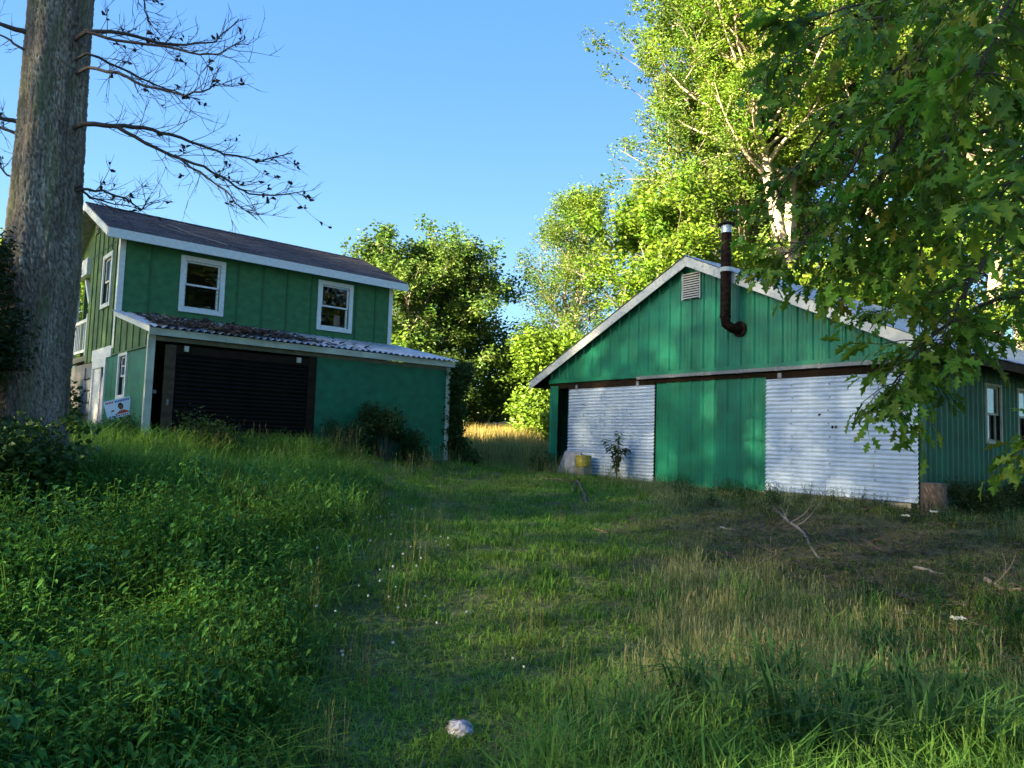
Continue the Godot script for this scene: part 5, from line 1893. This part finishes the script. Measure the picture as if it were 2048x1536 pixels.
func make_grass() -> void:
	var lawn := Inst.new()
	var tall := Inst.new()
	var dry := Inst.new()
	var weeds := Inst.new()
	var tender := Inst.new()
	var broad := Inst.new()
	var litter := Inst.new()
	var hh := Transform3D(Basis(Vector3.UP, 0.719), Vector3(-8.079, HY, -14.676)).affine_inverse()
	var gg := Transform3D(Basis(Vector3.UP, -0.937), Vector3(1.001, GY, -18.911)).affine_inverse()
	var z := -2.4
	while z > -27.0:
		var far := -z
		var step := 0.115 + 0.0098 * far
		var reach := far * 0.76 + 1.0
		var x := -reach
		while x < reach:
			var px := x + rnd(-0.5, 0.5) * step
			var pz := z + rnd(-0.5, 0.5) * step
			x += step
			var q := hh * Vector3(px, 0, pz)
			if q.x > -0.02 and q.x < 6.5 and q.z < 2.6 and q.z > -4.4:
				continue
			q = gg * Vector3(px, 0, pz)
			if q.x > -0.05 and q.x < 9.26 and q.z < 0.05 and q.z > -9.6:
				continue
			var p := Vector3(px, ground(px, pz), pz)
			var n1 := wobble.get_noise_2d(px * 8.0, pz * 8.0)
			var n2 := wobble.get_noise_2d(px * 22.0 + 50.0, pz * 22.0)
			var le := left_edge(pz) + n1 * 0.7
			var ri := right_edge(pz) + n1 * 0.6
			var bare := 1.0 - Vector2((px - 4.0) / 2.9, (pz + 9.3) / 2.5).length() + n2 * 0.5
			var scale := 1.0 + 0.03 * far
			var b := upward()
			var g := rnd(0.75, 1.25) * (1.0 + 0.35 * n2)
			if px < le:
				# the bank on the left: broad weeds in front, lush grass behind
				var leafyness := smoothstep(-9.0, -6.0, pz) * smoothstep(0.15, 0.6, le - px) + n2 * 0.5
				if leafyness > 0.35:
					if rng.randf() < 0.72:
						weeds.put(p, b * Basis.from_scale(Vector3(scale, scale * (1.1 + 1.1 * n1 + 0.5 * n2), scale) * rnd(0.8, 1.3)), Color((0.062 + 0.03 * n2) * g, 0.125 * g, 0.016 * g))
					if n2 + n1 * 0.6 > 0.28 and rng.randf() < 0.5:
						broad.put(p, upward() * Basis.from_scale(Vector3.ONE * scale * rnd(0.8, 1.5)), Color(0.035 * g, 0.085 * g, 0.02 * g))
					if rng.randf() < 0.012:
						dry.put(p, b * Basis.from_scale(Vector3.ONE * rnd(0.9, 1.2)), Color(0.12 * g, 0.11 * g, 0.05 * g))
					if rng.randf() < 0.5 + 0.5 * smoothstep(0.0, -0.35, n1):
						tall.put(p, b * Basis.from_scale(Vector3(scale, scale * rnd(0.4, 0.7), scale)), Color(0.055 * g, 0.11 * g, 0.018 * g))
				else:
					var edge := smoothstep(0.0, 0.8, le - px)
					var near_wall := smoothstep(-13.0, -15.5, pz)
					tall.put(p, b * Basis.from_scale(Vector3(scale, scale * lerpf(0.4, 0.85, edge) * rnd(0.7, 1.15), scale)), Color(0.06 * g, 0.115 * g, 0.02 * g))
					if rng.randf() < 0.04 + 0.2 * near_wall:
						dry.put(p, b * Basis.from_scale(Vector3.ONE * scale * rnd(0.8, 1.2)), Color(0.12 * g, 0.11 * g, 0.05 * g))
					if rng.randf() < 0.2:
						weeds.put(p, b * Basis.from_scale(Vector3.ONE * scale), Color(0.05 * g, 0.105 * g, 0.018 * g))
			elif px > ri and bare < 0.15:
				# drier standing grass to the right
				var wet := smoothstep(-4.6, -3.6, pz) * 0.9 + smoothstep(6.0, 8.5, px)
				if rng.randf() < 1.0 - 0.75 * smoothstep(2.3, 3.4, px) * smoothstep(-4.0, -5.0, pz):
					dry.put(p, b * Basis.from_scale(Vector3(scale, scale * rnd(0.4, 0.75) * (1.0 if pz > -10.0 else 0.6), scale)), Color(0.16 * g, 0.15 * g, 0.07 * g).lerp(Color(0.06 * g, 0.11 * g, 0.022 * g), clampf(wet + n1 * 0.5 - 0.03, 0, 1)))
				if rng.randf() < wet + 0.12 and pz > -7.0:
					tall.put(p, b * Basis.from_scale(Vector3(scale, scale * rnd(0.45, 0.8), scale)), Color(0.055 * g, 0.115 * g, 0.022 * g))
				lawn.put(p, b * Basis.from_scale(Vector3.ONE * scale * rnd(0.9, 1.3)), Color(0.08 * g, 0.105 * g, 0.024 * g))
				if rng.randf() < 0.6 * smoothstep(2.0, 3.2, px):
					litter.put(p + Vector3(0, 0.02, 0), b * Basis.from_scale(Vector3.ONE * rnd(0.9, 1.6)), Color(0.13, 0.095, 0.07) * rnd(0.6, 1.5))
				if rng.randf() < 0.22 * smoothstep(2.0, 4.0, px):
					weeds.put(p, b * Basis.from_scale(Vector3.ONE * scale * 0.7), Color(0.035 * g, 0.07 * g, 0.016 * g))
			elif bare >= 0.15:
				for c in 2:
					litter.put(p + Vector3(rnd(-0.1, 0.1), 0.015, rnd(-0.1, 0.1)), upward() * Basis.from_scale(Vector3.ONE * rnd(0.35, 0.8)), Color(0.12, 0.09, 0.065) * rnd(0.4, 1.5))
				if rng.randf() < 1.0:
					lawn.put(p, b * Basis.from_scale(Vector3(scale, scale * rnd(0.5, 0.9), scale)), Color(0.055 * g, 0.072 * g, 0.02 * g))
			else:
				# the short grass of the track
				var hgt := rnd(0.55, 1.0) * (1.0 + 0.5 * smoothstep(-14.0, -18.0, pz))
				var straw := clampf(0.25 + n1 * 0.9, 0, 1)
				lawn.put(p, b * Basis.from_scale(Vector3(scale, scale * hgt, scale)), Color(0.06 * g, 0.115 * g, 0.018 * g).lerp(Color(0.11 * g, 0.125 * g, 0.03 * g), straw))
				if rng.randf() < 0.85:
					lawn.put(p + Vector3(rnd(-0.1, 0.1), 0, rnd(-0.1, 0.1)), upward() * Basis.from_scale(Vector3.ONE * scale), Color(0.055 * g, 0.11 * g, 0.018 * g))
				if rng.randf() < 0.02 + 0.25 * smoothstep(-13.0, -17.0, pz):
					dry.put(p, b * Basis.from_scale(Vector3.ONE * scale * rnd(0.5, 0.9)), Color(0.12 * g, 0.115 * g, 0.045 * g))
				if rng.randf() < 0.06:
					tender.put(p, b * Basis.from_scale(Vector3.ONE * scale * rnd(0.8, 1.2)), Color(0.045 * g, 0.10 * g, 0.018 * g))
		z -= step
	var o := many("lawn_grass", clump(38, 0.17, 0.035, 0.11, 0.0065, 0.3, 1.0, 0.12), M.grass, lawn, self)
	tag(o, "short green grass along the track between the buildings", "grass")
	o = many("tall_grass", clump(24, 0.16, 0.28, 0.6, 0.010, 0.25, 0.9, 0.03), M.grass, tall, self)
	tag(o, "tall lush grass on the bank before the house", "grass")
	o = many("dry_grass", stalks(28, 0.17, 0.2, 0.52, 0.3), M.grass, dry, self)
	tag(o, "thin straw-coloured grass stalks standing in the right half", "grass")
	o = many("weeds", weed(13, 0.17, 0.12, 0.30, 0.065, 0.024), M.weed, weeds, self)
	tag(o, "low broad-leaved weeds covering the left foreground", "weeds")
	o = many("broad_weeds", weed(6, 0.14, 0.18, 0.40, 0.085, 0.038), M.weed, broad, self)
	tag(o, "taller large-leaved weeds in patches at the left", "weeds")
	o = many("tender_grass", clump(14, 0.05, 0.12, 0.24, 0.009, 0.3, 0.9), M.grass, tender, self)
	tag(o, "scattered fresh green grass tufts in the track", "grass")
	o = many("ground_litter", litter_mesh(), M.dead, litter, self)
	tag(o, "dead leaves, bark bits and twigs on the bare ground before the right door", "litter")
	# golden standing grass of the field
	var field := Inst.new()
	for k in 9000:
		var fx := rnd(-9.0, 7.0)
		var fz := -22.0 - 22.0 * pow(rng.randf(), 0.8)
		var q := hh * Vector3(fx, 0, fz)
		if q.x > -0.3 and q.x < 6.7 and q.z < 2.8 and q.z > -4.6:
			continue
		q = gg * Vector3(fx, 0, fz)
		if q.x > -0.3 and q.z < 0.2:
			continue
		var g := rnd(0.7, 1.25)
		var gold := smoothstep(-23.5, -26.0, fz)
		field.put(gpt(fx, fz), upward() * Basis.from_scale(Vector3(1.6, rnd(0.9, 1.4) + 0.5 * gold, 1.6)), Color(0.10 * g, 0.10 * g, 0.04 * g).lerp(Color(0.21 * g, 0.165 * g, 0.065 * g), gold))
	o = many("field_grass", clump(20, 0.2, 0.35, 0.75, 0.014, 0.05, 0.35), M.grass, field, self)
	tag(o, "tall golden grass of the sunlit field between the buildings", "grass")
	# big arching tufts in the near right corner, each by itself
	var spots := [[1390, 1420, 1.0], [1470, 1500, 1.15], [1560, 1400, 1.1], [1600, 1540, 1.2], [1690, 1450, 1.0], [1760, 1330, 0.85], [1800, 1440, 1.05], [1880, 1530, 1.1], [1300, 1520, 0.9], [1950, 1440, 0.8], [1700, 1560, 1.1], [2010, 1540, 0.9]]
	var said := ["arching dark green grass tuft, leftmost but one along the lower right", "large dark grass tuft at the bottom left of the lower right group", "tall dark green grass tuft at the centre of the lower right group", "broad dark grass tuft at the bottom edge below the tall one", "dark grass tuft right of the tall centre one", "small upright grass tuft standing highest in the lower right group", "dark grass tuft below the small upright one", "grass tuft at the bottom edge near the right corner", "sparse grass tuft at the left end of the lower right group", "low grass tuft beside the dark litter at the right", "wide grass tuft cut by the bottom edge", "grass tuft in the bottom right corner"]
	var meshes := []
	for k in 3:
		meshes.append(clump(46, 0.10, 0.28, 0.62, 0.021, 0.3, 1.15))
	for k in spots.size():
		var p := on_ground(spots[k][0], spots[k][1])
		var tf := thing("grass_tuft", said[k], "grass tuft", p, rnd(0, TAU), "big dark grass tufts at lower right")
		tf.scale = Vector3.ONE * spots[k][2]
		var m: StandardMaterial3D = M.grass.duplicate()
		m.albedo_color = lin(0.09, 0.19, 0.055) * rnd(0.9, 1.1)
		place("blades", meshes[k % 3], m, tf)
